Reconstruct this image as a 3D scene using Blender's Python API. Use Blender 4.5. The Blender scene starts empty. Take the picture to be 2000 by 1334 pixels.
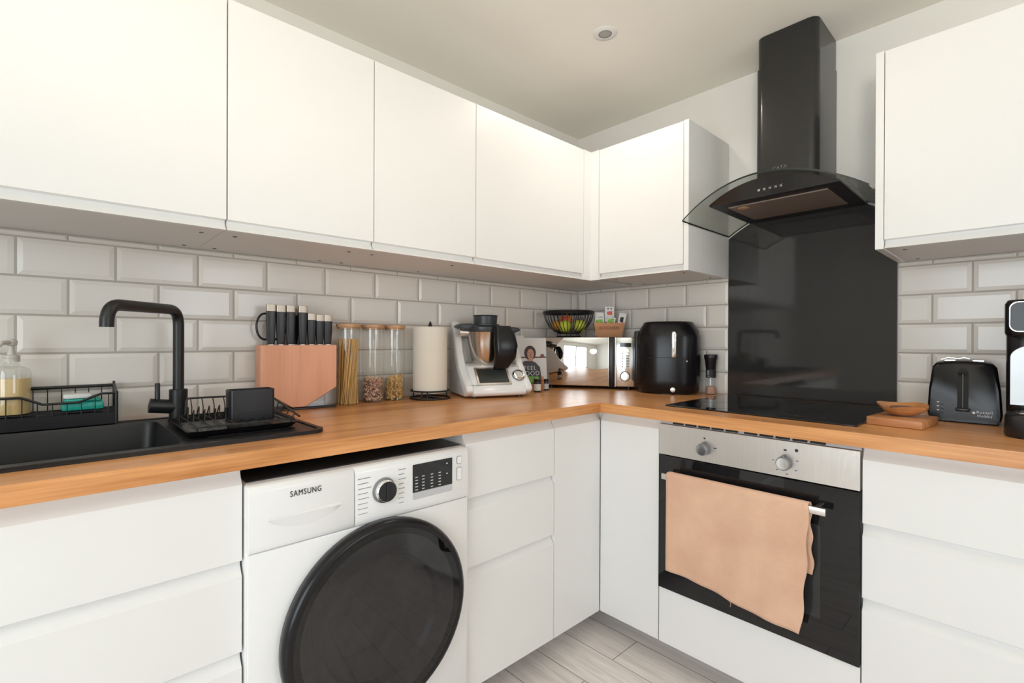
import bpy, bmesh, math, random
from mathutils import Vector, Matrix
random.seed(7)
C = bpy.context.scene.collection
PI = math.pi
sc = bpy.context.scene
sc.view_settings.view_transform = 'Standard'
sc.view_settings.look = 'None'
sc.view_settings.gamma = 1.0
sc.view_settings.exposure = -0.13

# ------------------------------------------------------------------ materials
def mat(name, col, rough=.5, metal=0., spec=.5, coat=0., bump=0., bscale=60., var=0., vscale=8., stretch=(1, 1, 1), col2=None, aniso=0., sheen=0.):
    m = bpy.data.materials.new(name); m.use_nodes = True
    nt = m.node_tree; b = nt.nodes['Principled BSDF']
    b.inputs['Base Color'].default_value = (*col, 1)
    b.inputs['Roughness'].default_value = rough
    b.inputs['Metallic'].default_value = metal
    b.inputs['Specular IOR Level'].default_value = spec
    b.inputs['Coat Weight'].default_value = coat
    b.inputs['Coat Roughness'].default_value = .05
    if sheen: b.inputs['Sheen Weight'].default_value = sheen
    if var or bump or col2:
        tc = nt.nodes.new('ShaderNodeTexCoord'); mp = nt.nodes.new('ShaderNodeMapping')
        nt.links.new(tc.outputs['Object'], mp.inputs['Vector'])
        mp.inputs['Scale'].default_value = stretch
        if var or col2:
            n = nt.nodes.new('ShaderNodeTexNoise'); n.inputs['Scale'].default_value = vscale
            n.inputs['Detail'].default_value = 5
            nt.links.new(mp.outputs['Vector'], n.inputs['Vector'])
            r = nt.nodes.new('ShaderNodeValToRGB')
            r.color_ramp.elements[0].position = .35; r.color_ramp.elements[1].position = .65
            c2 = col2 or tuple(c * (1 - var) for c in col)
            r.color_ramp.elements[0].color = (*c2, 1); r.color_ramp.elements[1].color = (*col, 1)
            nt.links.new(n.outputs['Fac'], r.inputs['Fac']); nt.links.new(r.outputs['Color'], b.inputs['Base Color'])
        if bump:
            n2 = nt.nodes.new('ShaderNodeTexNoise'); n2.inputs['Scale'].default_value = bscale
            nt.links.new(mp.outputs['Vector'], n2.inputs['Vector'])
            bp = nt.nodes.new('ShaderNodeBump'); bp.inputs['Strength'].default_value = bump; bp.inputs['Distance'].default_value = .002
            nt.links.new(n2.outputs['Fac'], bp.inputs['Height']); nt.links.new(bp.outputs['Normal'], b.inputs['Normal'])
    return m

def thin_glass(name, tint=(.95, .97, .96), ior=1.5, rough=.0, extra=0.):
    m = bpy.data.materials.new(name); m.use_nodes = True
    nt = m.node_tree; nt.nodes.remove(nt.nodes['Principled BSDF']); out = nt.nodes['Material Output']
    tr = nt.nodes.new('ShaderNodeBsdfTransparent'); tr.inputs['Color'].default_value = (*tint, 1)
    gl = nt.nodes.new('ShaderNodeBsdfGlossy'); gl.inputs['Roughness'].default_value = rough
    lw = nt.nodes.new('ShaderNodeLayerWeight'); lw.inputs['Blend'].default_value = .5
    fr = nt.nodes.new('ShaderNodeMath'); fr.operation = 'POWER'; fr.inputs[1].default_value = 5
    nt.links.new(lw.outputs['Facing'], fr.inputs[0])
    f0 = ((ior - 1) / (ior + 1)) ** 2 + extra
    ad = nt.nodes.new('ShaderNodeMath'); ad.operation = 'MULTIPLY_ADD'; ad.inputs[1].default_value = 1 - f0; ad.inputs[2].default_value = f0; ad.use_clamp = True
    mx = nt.nodes.new('ShaderNodeMixShader')
    nt.links.new(fr.outputs[0], ad.inputs[0]); nt.links.new(ad.outputs[0], mx.inputs[0])
    nt.links.new(tr.outputs[0], mx.inputs[1]); nt.links.new(gl.outputs[0], mx.inputs[2])
    nt.links.new(mx.outputs[0], out.inputs['Surface'])
    return m

def wood(name, axis, light, dark, scale=1., rough=.35, plank=0.):
    """wood with the grain along local axis 0/1/2"""
    m = bpy.data.materials.new(name); m.use_nodes = True
    nt = m.node_tree; b = nt.nodes['Principled BSDF']; b.inputs['Roughness'].default_value = rough
    tc = nt.nodes.new('ShaderNodeTexCoord')
    def noise(s, det, dist, along, across):
        mp = nt.nodes.new('ShaderNodeMapping'); v = [across * scale] * 3; v[axis] = along * scale
        mp.inputs['Scale'].default_value = v
        nt.links.new(tc.outputs['Object'], mp.inputs['Vector'])
        n = nt.nodes.new('ShaderNodeTexNoise'); n.inputs['Scale'].default_value = s
        n.inputs['Detail'].default_value = det; n.inputs['Distortion'].default_value = dist
        nt.links.new(mp.outputs['Vector'], n.inputs['Vector']); return n
    n1 = noise(1, 4, .6, 1.6, 14); n2 = noise(1, 3, .2, 5, 170)
    mix = nt.nodes.new('ShaderNodeMath'); mix.operation = 'MULTIPLY_ADD'; mix.inputs[1].default_value = .35
    m2 = nt.nodes.new('ShaderNodeMath'); m2.operation = 'MULTIPLY'; m2.inputs[1].default_value = .65
    nt.links.new(n1.outputs['Fac'], m2.inputs[0]); nt.links.new(n2.outputs['Fac'], mix.inputs[0]); nt.links.new(m2.outputs[0], mix.inputs[2])
    r = nt.nodes.new('ShaderNodeValToRGB'); r.color_ramp.elements[0].position = .36; r.color_ramp.elements[1].position = .6
    r.color_ramp.elements[0].color = (*dark, 1); r.color_ramp.elements[1].color = (*light, 1)
    nt.links.new(mix.outputs[0], r.inputs['Fac']); nt.links.new(r.outputs['Color'], b.inputs['Base Color'])
    return m

def floor_mat():
    m = bpy.data.materials.new('grey_laminate'); m.use_nodes = True
    nt = m.node_tree; b = nt.nodes['Principled BSDF']; b.inputs['Roughness'].default_value = .38
    tc = nt.nodes.new('ShaderNodeTexCoord'); mp = nt.nodes.new('ShaderNodeMapping')
    mp.inputs['Location'].default_value = (0, .737, 0)
    nt.links.new(tc.outputs['Object'], mp.inputs['Vector'])
    br = nt.nodes.new('ShaderNodeTexBrick')
    br.inputs['Color1'].default_value = (.80, .74, .70, 1); br.inputs['Color2'].default_value = (.74, .68, .64, 1)
    br.inputs['Mortar'].default_value = (.22, .18, .16, 1); br.inputs['Scale'].default_value = 1
    br.inputs['Mortar Size'].default_value = .0016; br.inputs['Brick Width'].default_value = 1.28; br.inputs['Row Height'].default_value = .158
    br.offset = .4
    nt.links.new(mp.outputs['Vector'], br.inputs['Vector'])
    mp2 = nt.nodes.new('ShaderNodeMapping'); mp2.inputs['Scale'].default_value = (3, 34, 1)
    nt.links.new(tc.outputs['Object'], mp2.inputs['Vector'])
    n = nt.nodes.new('ShaderNodeTexNoise'); n.inputs['Scale'].default_value = 1.5; n.inputs['Detail'].default_value = 7
    n.inputs['Distortion'].default_value = .8
    nt.links.new(mp2.outputs['Vector'], n.inputs['Vector'])
    r = nt.nodes.new('ShaderNodeValToRGB'); r.color_ramp.elements[0].position = .3; r.color_ramp.elements[1].position = .62
    r.color_ramp.elements[0].color = (.86, .85, .84, 1); r.color_ramp.elements[1].color = (1.08, 1.08, 1.08, 1)
    nt.links.new(n.outputs['Fac'], r.inputs['Fac'])
    mx = nt.nodes.new('ShaderNodeMixRGB'); mx.blend_type = 'MULTIPLY'; mx.inputs[0].default_value = 1
    nt.links.new(br.outputs['Color'], mx.inputs[1]); nt.links.new(r.outputs['Color'], mx.inputs[2])
    nt.links.new(mx.outputs[0], b.inputs['Base Color'])
    return m

M = {}
M['cab'] = mat('satin_white', (.845, .835, .815), .32, spec=.4, var=.01)
M['carcass'] = mat('white_melamine', (.80, .78, .75), .45, var=.02)
M['void'] = mat('dark_gap', (.03, .03, .028), .9, var=.1)
M['paint'] = mat('wall_paint', (.86, .84, .80), .8, bump=.05, bscale=120, var=.01)
M['ceil'] = mat('ceiling_paint', (.92, .885, .81), .9, bump=.04, bscale=90, var=.01)
M['tile'] = mat('glazed_tile', (.80, .755, .70), .2, spec=.5, coat=.0, var=.03, vscale=3)
M['grout'] = mat('grout', (.50, .46, .41), .9, bump=.2, bscale=300, var=.1)
M['floor'] = floor_mat()
M['oak_y'] = wood('oak_grain_left_run', 1, (.80, .385, .15), (.52, .205, .06), 1., .28)
M['oak_x'] = wood('oak_grain_back_run', 0, (.80, .385, .15), (.52, .205, .06), 1., .28)
M['board'] = wood('acacia_board', 0, (.60, .27, .11), (.36, .14, .05), 2., .45)
M['bowlwood'] = wood('olive_wood', 0, (.60, .26, .09), (.25, .09, .03), 2.5, .4)
M['bamboo'] = wood('bamboo', 0, (.62, .37, .2), (.47, .26, .13), 3., .5)
M['beech'] = wood('beech_block', 2, (.84, .41, .25), (.74, .34, .20), 1.2, .5)
M['crate'] = wood('crate_wood', 0, (.60, .28, .13), (.45, .19, .08), 2., .6)
M['sink'] = mat('black_composite', (.008, .008, .009), .42, bump=.1, bscale=500, var=.2)
M['tap'] = mat('matt_black_metal', (.012, .012, .013), .38, spec=.5, var=.1)
M['wire'] = mat('black_wire', (.012, .012, .013), .4, var=.1)
M['plastic'] = mat('black_plastic', (.012, .011, .014), .3, spec=.5, var=.1)
M['gloss'] = mat('gloss_black_plastic', (.007, .0065, .008), .27, spec=.36, coat=.0, var=.1)
M['blackglass'] = mat('black_glass', (.010, .010, .011), .03, spec=.5, coat=.0, var=.1)
M['hobglass'] = mat('hob_glass', (.006, .006, .007), .02, spec=.6, var=.1)
M['hobmark'] = mat('hob_zone_print', (.02, .02, .02), .2, var=.1)
M['splash'] = mat('black_splash_glass', (.030, .030, .031), .05, spec=.5, var=.05)
M['hood'] = mat('black_enamel', (.016, .016, .016), .26, spec=.5, coat=.2, var=.05)
M['hoodunder'] = mat('hood_underside', (.012, .010, .011), .4, var=.05)
M['filter'] = mat('aluminium_mesh_filter', (.34, .27, .23), .5, metal=.6, bump=.6, bscale=900, var=.1)
M['steel'] = mat('brushed_steel', (.72, .68, .64), .3, metal=1, bump=.15, bscale=20, stretch=(60, 1, 1), var=.05)
M['chrome'] = mat('chrome', (.8, .8, .8), .12, metal=1, var=.02)
M['mirror'] = mat('mirror_door', (.78, .77, .75), .02, metal=1, var=.01)
M['appl'] = mat('white_enamel', (.86, .855, .845), .25, spec=.5, coat=.2, var=.01)
M['applgrey'] = mat('pale_grey_plastic', (.56, .56, .57), .4, var=.02)
M['ink'] = mat('black_ink', (.02, .02, .02), .6, var=.1)
M['greyink'] = mat('grey_ink', (.22, .22, .23), .6, var=.1)
M['whiteink'] = mat('white_ink', (.8, .8, .8), .5, var=.02)
M['greytext'] = mat('faint_grey_print', (.16, .16, .16), .5, var=.02)
M['smoke'] = thin_glass('smoked_glass', (.30, .30, .32), 1.5, .01, .02)
M['clear'] = thin_glass('clear_glass', (.975, .985, .98), 1.5, .0, .03)
M['hoodglass'] = thin_glass('green_tinted_glass', (.955, .97, .95), 1.5, .01, .10)
M['pane'] = thin_glass('window_glass', (.98, .99, 1.), 1.45)
M['glassedge'] = mat('dark_glass_edge', (.012, .02, .018), .1, var=.1)
M['paper'] = mat('kitchen_paper', (.80, .74, .64), .95, bump=.3, bscale=150, var=.01)
M['towel'] = mat('dusty_pink_cotton', (.82, .52, .36), .95, bump=.9, bscale=420, col2=(.72, .43, .29), vscale=7, sheen=.2)
M['spag'] = mat('dry_spaghetti', (.90, .56, .19), .5, var=.25, vscale=200, stretch=(1, 1, .05))
M['pasta'] = mat('pink_pasta_shells', (.92, .68, .52), .6, col2=(.42, .18, .13), vscale=60)
M['fusilli'] = mat('yellow_pasta_twists', (.98, .74, .34), .6, col2=(.62, .30, .09), vscale=60)
M['soap'] = mat('amber_soap', (.80, .58, .28), .2, var=.03)
M['milky'] = mat('frosted_plastic', (.62, .585, .53), .3, var=.02)
M['teal'] = mat('teal_plastic', (.02, .42, .33), .35, var=.1)
M['white'] = mat('white_matte', (.8, .79, .77), .6, var=.02)
M['kitgrey'] = mat('charcoal_plastic', (.035, .04, .045), .35, spec=.5, var=.05)
M['kitbowl'] = mat('polished_steel', (.66, .60, .54), .2, metal=1, var=.05)
M['capsteel'] = mat('satin_cap_steel', (.60, .53, .46), .45, metal=.85, var=.05)
M['screen'] = mat('lcd_glass', (.05, .055, .05), .08, var=.5, vscale=4)
M['salt'] = mat('pink_salt', (.72, .42, .33), .7, var=.4, vscale=150)
M['apple'] = mat('red_apple', (.42, .05, .02), .3, col2=(.55, .22, .04), vscale=14)
M['lemon'] = mat('green_yellow_apple', (.58, .62, .06), .35, col2=(.42, .50, .05), vscale=12)
M['orange'] = mat('orange_peel', (.62, .30, .04), .5, bump=.3, bscale=90, var=.1)
M['stalk'] = mat('brown_stalk', (.12, .07, .03), .7, var=.2)
M['green'] = mat('lime_print', (.33, .60, .06), .4, col2=(.06, .22, .03), vscale=70)
M['navy'] = mat('navy_print', (.02, .04, .16), .4, var=.3)
M['red'] = mat('red_print', (.75, .09, .05), .4, var=.1)
M['skin'] = mat('printed_skin', (.62, .32, .22), .5, var=.05)
M['hair'] = mat('printed_dark_hair', (.06, .02, .015), .5, var=.2, vscale=90)
M['shirt'] = mat('printed_grey_shirt', (.06, .065, .08), .5, var=.2, vscale=30)
M['yellow'] = mat('yellow_print', (.80, .60, .05), .5, var=.1)
M['led'] = mat('downlight_lens', (.42, .41, .39), .3, var=.1)
M['brown'] = mat('printed_brown_shelf', (.22, .09, .06), .5, var=.2)
M['leaf'] = mat('tree_leaves', (.10, .22, .04), .7, col2=(.03, .08, .015), vscale=12)
M['fence'] = wood('garden_fence', 2, (.30, .2, .13), (.18, .11, .07), 1., .8)
M['grass'] = mat('lawn', (.12, .2, .05), .9, col2=(.07, .13, .03), vscale=20)

# ------------------------------------------------------------------ helpers
def world_of(o):
    m = Matrix.Identity(4)
    while o is not None:
        m = (Matrix.Translation(o.location) @ o.rotation_euler.to_matrix().to_4x4() @ Matrix.Diagonal((*o.scale, 1))) @ m
        o = o.parent
    return m

def thing(name, label, cat, loc=(0, 0, 0), rz=0., group=None):
    o = bpy.data.objects.new(name, None); C.objects.link(o)
    o.location = loc; o.rotation_euler = (0, 0, rz); o.empty_display_size = .05
    o['label'] = label; o['category'] = cat
    if group: o['group'] = group
    return o

def tag(o, label=None, cat=None, group=None, kind=None):
    if label: o['label'] = label
    if cat: o['category'] = cat
    if group: o['group'] = group
    if kind: o['kind'] = kind
    return o

def ob(name, bm, m, parent=None, world=False, smooth=35, label=None, kind=None, mats=None):
    if world and parent is not None: bm.transform(world_of(parent).inverted())
    bmesh.ops.recalc_face_normals(bm, faces=bm.faces[:])
    me = bpy.data.meshes.new(name); bm.to_mesh(me); bm.free()
    for x in (mats or [m]): me.materials.append(x)
    if smooth:
        me.shade_smooth(); me.set_sharp_from_angle(angle=math.radians(smooth))
    o = bpy.data.objects.new(name, me); C.objects.link(o)
    if parent is not None: o.parent = parent
    if label: o['label'] = label
    if kind: o['kind'] = kind
    return o

def centre_origin(o):
    """a top-level mesh gets its origin at its base"""
    me = o.data; xs = [v.co for v in me.vertices]
    c = Vector(((min(v.x for v in xs) + max(v.x for v in xs)) / 2, (min(v.y for v in xs) + max(v.y for v in xs)) / 2, min(v.z for v in xs)))
    me.transform(Matrix.Translation(-c)); o.location = c
    return o

def B(): return bmesh.new()

def merge(bm, t, mtx=None, mi=0):
    if mtx is not None: t.transform(mtx)
    if mi:
        for f in t.faces: f.material_index = mi
    me = bpy.data.meshes.new('t'); t.to_mesh(me); t.free(); bm.from_mesh(me); bpy.data.meshes.remove(me)
    return bm

def box(bm, x0, x1, y0, y1, z0, z1, bev=0., seg=2, mtx=None, mi=0):
    t = B(); bmesh.ops.create_cube(t, size=1)
    for v in t.verts: v.co = Vector(((x0 + x1) / 2 + v.co.x * (x1 - x0), (y0 + y1) / 2 + v.co.y * (y1 - y0), (z0 + z1) / 2 + v.co.z * (z1 - z0)))
    if bev: bmesh.ops.bevel(t, geom=t.edges[:], offset=bev, segments=seg, profile=.5, affect='EDGES', clamp_overlap=True)
    return merge(bm, t, mtx, mi)

def prism(bm, pts, axis, a0, a1, bev=0., seg=2, mtx=None, mi=0):
    t = B()
    def P(p, a):
        return {'x': (a, p[0], p[1]), 'y': (p[0], a, p[1]), 'z': (p[0], p[1], a)}[axis]
    lo = [t.verts.new(P(p, a0)) for p in pts]; hi = [t.verts.new(P(p, a1)) for p in pts]
    t.faces.new(lo); t.faces.new(hi[::-1]); n = len(pts)
    for i in range(n): t.faces.new((lo[i], hi[i], hi[(i + 1) % n], lo[(i + 1) % n]))
    bmesh.ops.recalc_face_normals(t, faces=t.faces[:])
    if bev: bmesh.ops.bevel(t, geom=[e for e in t.edges if e.calc_face_angle(0) > .4], offset=bev, segments=seg, profile=.5, affect='EDGES', clamp_overlap=True)
    return merge(bm, t, mtx, mi)

def lathe(bm, prof, n=40, cx=0, cy=0, z0=0, axis='z', caps=True, mtx=None, sx=1., sy=1., mi=0):
    """prof = (r, h) pairs"""
    t = B(); rings = []
    for r, h in prof:
        ring = []
        for i in range(n):
            a = 2 * PI * i / n
            ring.append(t.verts.new((r * math.cos(a) * sx, r * math.sin(a) * sy, h)))
        rings.append(ring)
    for a, b in zip(rings, rings[1:]):
        for i in range(n): t.faces.new((a[i], a[(i + 1) % n], b[(i + 1) % n], b[i]))
    if caps:
        if prof[0][0] > 1e-5: t.faces.new(rings[0][::-1])
        if prof[-1][0] > 1e-5: t.faces.new(rings[-1])
    bmesh.ops.remove_doubles(t, verts=t.verts[:], dist=1e-6)
    if axis == 'x': t.transform(Matrix.Rotation(PI / 2, 4, 'Y'))
    if axis == '-y': t.transform(Matrix.Rotation(PI / 2, 4, 'X'))
    t.transform(Matrix.Translation((cx, cy, z0)))
    return merge(bm, t, mtx, mi)

def tube(bm, pts, r, n=10, closed=False, mtx=None, mi=0):
    t = B(); pts = [Vector(p) for p in pts]; L = len(pts); rings = []
    up = None
    for i, p in enumerate(pts):
        if closed: d = (pts[(i + 1) % L] - pts[i - 1])
        else: d = pts[min(i + 1, L - 1)] - pts[max(i - 1, 0)]
        d.normalize()
        if up is None:
            up = Vector((0, 0, 1)) if abs(d.z) < .9 else Vector((1, 0, 0))
        u = (up - d * up.dot(d)); 
        if u.length < 1e-4: u = d.orthogonal()
        u.normalize(); up = u; w = d.cross(u)
        rr = r[i] if isinstance(r, (list, tuple)) else r
        rings.append([t.verts.new(p + (u * math.cos(2 * PI * k / n) + w * math.sin(2 * PI * k / n)) * rr) for k in range(n)])
    m = L if closed else L - 1
    for i in range(m):
        a, b = rings[i], rings[(i + 1) % L]
        for k in range(n): t.faces.new((a[k], a[(k + 1) % n], b[(k + 1) % n], b[k]))
    if not closed: t.faces.new(rings[0][::-1]); t.faces.new(rings[-1])
    return merge(bm, t, mtx, mi)

def fillet(pts, rad, n=6):
    """round the corners of a 3-D polyline"""
    pts = [Vector(p) for p in pts]; out = [pts[0]]
    for i in range(1, len(pts) - 1):
        p, a, b = pts[i], pts[i - 1], pts[i + 1]
        rr = rad[i - 1] if isinstance(rad, (list, tuple)) else rad
        da, db = (a - p).normalized(), (b - p).normalized()
        s, e = p + da * rr, p + db * rr
        for k in range(n + 1):
            t = k / n; out.append((1 - t) ** 2 * s + 2 * t * (1 - t) * p + t * t * e)
    out.append(pts[-1]); return out

def rrect(x0, x1, y0, y1, r, n=5):
    out = []
    for cx, cy, a0 in ((x1 - r, y1 - r, 0), (x0 + r, y1 - r, PI / 2), (x0 + r, y0 + r, PI), (x1 - r, y0 + r, 1.5 * PI)):
        for k in range(n + 1):
            a = a0 + PI / 2 * k / n; out.append((cx + r * math.cos(a), cy + r * math.sin(a)))
    return out

def frame_prism(bm, outer, inner, z0, z1, mi=0):
    """a flat ring between two loops with the same number of points"""
    t = B(); n = len(outer)
    v = [[t.verts.new((p[0], p[1], z)) for p in loop] for z in (z0, z1) for loop in (outer, inner)]
    for i in range(n):
        j = (i + 1) % n
        t.faces.new((v[2][i], v[2][j], v[3][j], v[3][i])); t.faces.new((v[0][i], v[1][i], v[1][j], v[0][j]))
        t.faces.new((v[0][i], v[0][j], v[2][j], v[2][i])); t.faces.new((v[1][i], v[3][i], v[3][j], v[1][j]))
    return merge(bm, t, None, mi)

def sphere(bm, c, r, sx=1, sy=1, sz=1, u=20, v=14, mi=0, mtx=None):
    t = B(); bmesh.ops.create_uvsphere(t, u_segments=u, v_segments=v, radius=r)
    t.transform(Matrix.Translation(c) @ Matrix.Diagonal((sx, sy, sz, 1)))
    return merge(bm, t, mtx, mi)

def text(name, s, size, m, parent, loc, rot, extrude=.0004, align='CENTER', sx=1., bold=0.):
    cu = bpy.data.curves.new(name, 'FONT'); cu.body = s; cu.size = size; cu.extrude = extrude
    cu.align_x = align; cu.align_y = 'CENTER'; cu.offset = bold; cu.space_character = 1.16
    o = bpy.data.objects.new(name, cu); C.objects.link(o)
    bpy.context.view_layer.update()
    me = bpy.data.meshes.new_from_object(o.evaluated_get(bpy.context.evaluated_depsgraph_get()))
    bpy.data.objects.remove(o)
    me.materials.clear(); me.materials.append(m)
    q = bpy.data.objects.new(name, me); C.objects.link(q); q.parent = parent
    q.location = loc; q.rotation_euler = rot; q.scale = (sx, 1, 1)
    return q

def copy_tree(o, parent=None):
    c = o.copy(); C.objects.link(c); c.parent = parent
    for ch in list(o.children): copy_tree(ch, c)
    return c

FX = (PI / 2, 0, PI / 2)      # text that faces +x
FY = (PI / 2, 0, 0)           # text that faces -y

# ------------------------------------------------------------------ the room
XR, YB, ZC = 3.5, -3.9, 2.31
def struct(name, bm, m, smooth=0): return tag(ob(name, bm, m, smooth=smooth), kind='structure')
struct('floor', box(B(), -.1, XR + .1, YB - .1, .1, -.06, 0), M['floor'])
struct('ceiling', box(B(), -.1, XR + .1, YB - .1, .1, ZC, ZC + .06), M['ceil'])
wl = struct('wall_left', box(B(), -.11, -.006, YB - .1, .1, 0, ZC), M['paint'])
wb = struct('wall_back', box(B(), -.006, XR + .1, .006, .1, 0, ZC), M['paint'])
# wall with the window behind the photographer
WX0, WX1, WZ0, WZ1 = 1.15, 2.75, .35, 2.05
b = B()
box(b, -.006, WX0, YB - .1, YB, 0, ZC); box(b, WX1, XR, YB - .1, YB, 0, ZC)
box(b, WX0, WX1, YB - .1, YB, 0, WZ0); box(b, WX0, WX1, YB - .1, YB, WZ1, ZC)
struct('wall_front', b, M['paint'])
DY0, DY1, DZ0, DZ1 = -1.55, -.55, 1.0, 2.0  # side window opening, invented to bring extra light onto the left wall
b = B()
box(b, XR, XR + .1, YB, DY0, 0, ZC); box(b, XR, XR + .1, DY1, 0, 0, ZC); box(b, XR, XR + .1, DY0, DY1, DZ1, ZC); box(b, XR, XR + .1, DY0, DY1, 0, DZ0)
struct('wall_right', b, M['paint'])
w = tag(thing('window_1', 'white framed window in the wall behind the camera', 'window', ((WX0 + WX1) / 2, YB - .05, WZ0)), kind='structure')
b = B()
for x0, x1, z0, z1 in ((WX0, WX1, WZ0, WZ0 + .05), (WX0, WX1, WZ1 - .05, WZ1), (WX0, WX0 + .05, WZ0, WZ1), (WX1 - .05, WX1, WZ0, WZ1), (1.92, 1.98, WZ0, WZ1)):
    box(b, x0, x1, YB - .08, YB - .02, z0, z1, .004)
ob('window_frame', b, M['white'], w, world=True)
ob('pane', box(B(), WX0 + .05, WX1 - .05, YB - .055, YB - .052, WZ0 + .05, WZ1 - .05), M['pane'], w, world=True)
ob('sill', box(B(), WX0 - .03, WX1 + .03, YB - .02, YB + .06, WZ0 - .03, WZ0, .004), M['white'], w, world=True)
d = tag(thing('added_side_window', 'small white framed window added in the right wall for side light', 'window', (XR + .05, (DY0 + DY1) / 2, DZ0)), kind='structure')
b = B()
for y0, y1, z0, z1 in ((DY0, DY1, DZ0, DZ0 + .05), (DY0, DY1, DZ1 - .05, DZ1), (DY0, DY0 + .05, DZ0, DZ1), (DY1 - .05, DY1, DZ0, DZ1)):
    box(b, XR + .02, XR + .08, y0, y1, z0, z1, .004)
ob('window_frame', b, M['white'], d, world=True)
ob('pane', box(B(), XR + .048, XR + .052, DY0 + .05, DY1 - .05, DZ0 + .05, DZ1 - .05), M['pane'], d, world=True)

# bevelled wall tiles: real relief, one mesh per wall
TP, TH, Z1 = .202, .102, 1.4158
def tiles(rows, a_lo, a_hi, axis):
    vs, fs = [], []
    gr, bw, dp = .0011, .013, .0035
    for zt, zb, joint in rows:
        k = math.floor((a_lo - joint) / TP)
        while joint + k * TP < a_hi:
            a0, a1 = max(joint + k * TP + gr, a_lo), min(joint + (k + 1) * TP - gr, a_hi); k += 1
            if a1 - a0 < .004: continue
            u0, u1 = zb + gr, zt - gr
            ib = min(bw, (a1 - a0) / 3, (u1 - u0) / 3)
            base = len(vs)
            for d, i in ((-.006, 0), (-dp, 0), (0, ib)):
                for a, u in ((a0 + i, u0 + i), (a1 - i, u0 + i), (a1 - i, u1 - i), (a0 + i, u1 - i)):
                    vs.append((d, a, u) if axis == 'y' else (a, -d, u))
            for L in (0, 4):
                for j in range(4): fs.append((base + L + j, base + L + (j + 1) % 4, base + L + 4 + (j + 1) % 4, base + L + 4 + j))
            fs.append(tuple(base + 8 + j for j in range(4)))
    bm = B(); bv = [bm.verts.new(v) for v in vs]
    for f in fs: bm.faces.new([bv[i] for i in f])
    return bm
YA = -2.2782
def rows(j0, sliver=True):
    r = []
    if sliver: r.append((1.4335, Z1, j0 + TP / 2))
    for k in range(5): r.append((Z1 - k * TH, max(Z1 - (k + 1) * TH, .909), j0 + (0 if k % 2 == 0 else TP / 2)))
    return r
t = ob('tiling', tiles(rows(YA), -2.75, 0, 'y'), M['tile'], wl, smooth=0, kind='structure')
ob('grout', box(B(), -.006, -.003, -2.75, .0, .905, 1.434), M['grout'], wl, smooth=0, kind='structure')
t = ob('tiling', tiles(rows(.2563 - TP), .0, .8628, 'x'), M['tile'], wb, smooth=0, kind='structure')
ob('grout', box(B(), 0, .8628, .003, .006, .905, 1.434), M['grout'], wb, smooth=0, kind='structure')
t = ob('tiling', tiles(rows(1.66), 1.4633, 2.7, 'x'), M['tile'], wb, smooth=0, kind='structure')
ob('grout', box(B(), 1.4633, 2.7, .003, .006, .905, 1.434), M['grout'], wb, smooth=0, kind='structure')

# ------------------------------------------------------------------ fitted units
def front_profile(z0, z1, band, t=.018, low=False, rec=.017):
    """(depth outward, z) outline of a handleless front; the finger groove is at the top, or at the bottom (low)"""
    n = 7
    if not low:
        zt = z1 - .001; zs = zt - band
        pts = [(0, z0), (t - .001, z0), (t, z0 + .001), (t, zs)]
        pts += [(t - rec * math.sin(PI / 2 * k / n), zs + band * k / n) for k in range(1, n + 1)]
        pts += [(0, zt)]
    else:
        zs = z0 + band
        pts = [(0, z0), (t - .002, z0)]
        pts += [(t - .002 - rec * math.sin(PI / 2 * k / n), z0 + (band - .0015) * k / n) for k in range(1, n + 1)]
        pts += [(t, zs), (t, z1 - .001), (t - .001, z1), (0, z1)]
    return pts

def front(parent, name, face, run, a0, a1, z0, z1, band=.03, low=False, g=.0015):
    """face: ('x', plane) faces +x, or ('y', plane) faces -y"""
    T = .018; pf = front_profile(z0 + g, z1 - g, band, T, low)
    if face == 'x': pts = [(run - T + d, z) for d, z in pf]; bm = prism(B(), pts, 'y', a0 + g, a1 - g)
    else: pts = [(run + T - d, z) for d, z in pf]; bm = prism(B(), pts, 'x', a0 + g, a1 - g)
    return ob(name, bm, M['cab'], parent, world=True, smooth=30)

CL, ZB, ZL, ZT = .3772, 1.4302, .0268, 2.031
G = 'white handleless wall cabinets'
def wall_cab_left(y0, y1, label, back=True):
    t = thing('wall_cabinet', label, 'cabinet', (.18, (y0 + y1) / 2, 1.433), group=G)
    b = B(); c0, c1 = y0 + .0005, y1 - .0005
    box(b, .001, CL - .020, c0, c1, 1.4335, 1.4505); box(b, .001, CL - .020, c0, c1, ZT - .018, ZT - .001)
    box(b, .001, CL - .020, c0, c0 + .017, 1.4505, ZT - .018); box(b, .001, CL - .020, c1 - .017, c1, 1.4505, ZT - .018)
    box(b, .001, .008, c0 + .017, c1 - .017, 1.4505, ZT - .018)
    ob('carcass', b, M['carcass'], t, world=True, smooth=0)
    front(t, 'door', 'x', CL, y0, y1, ZB, ZT, ZL, low=True)
    for yy in (y0 + .04, y1 - .04):
        for xx in (.045, .285):
            ob('fixing_cap', lathe(B(), [(.0055, -.0012), (.0055, .0)], 12, xx, yy, 1.4335), M['plastic'], t, world=True)
    return t
wall_cab_left(-2.48, -1.8785, 'wide white wall cabinet at the left edge above the sink')
wall_cab_left(-1.8785, -1.4686, 'white wall cabinet above the dish rack, second along the left wall')
wall_cab_left(-1.4686, -1.0580, 'white wall cabinet above the glass pasta jars')
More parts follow.
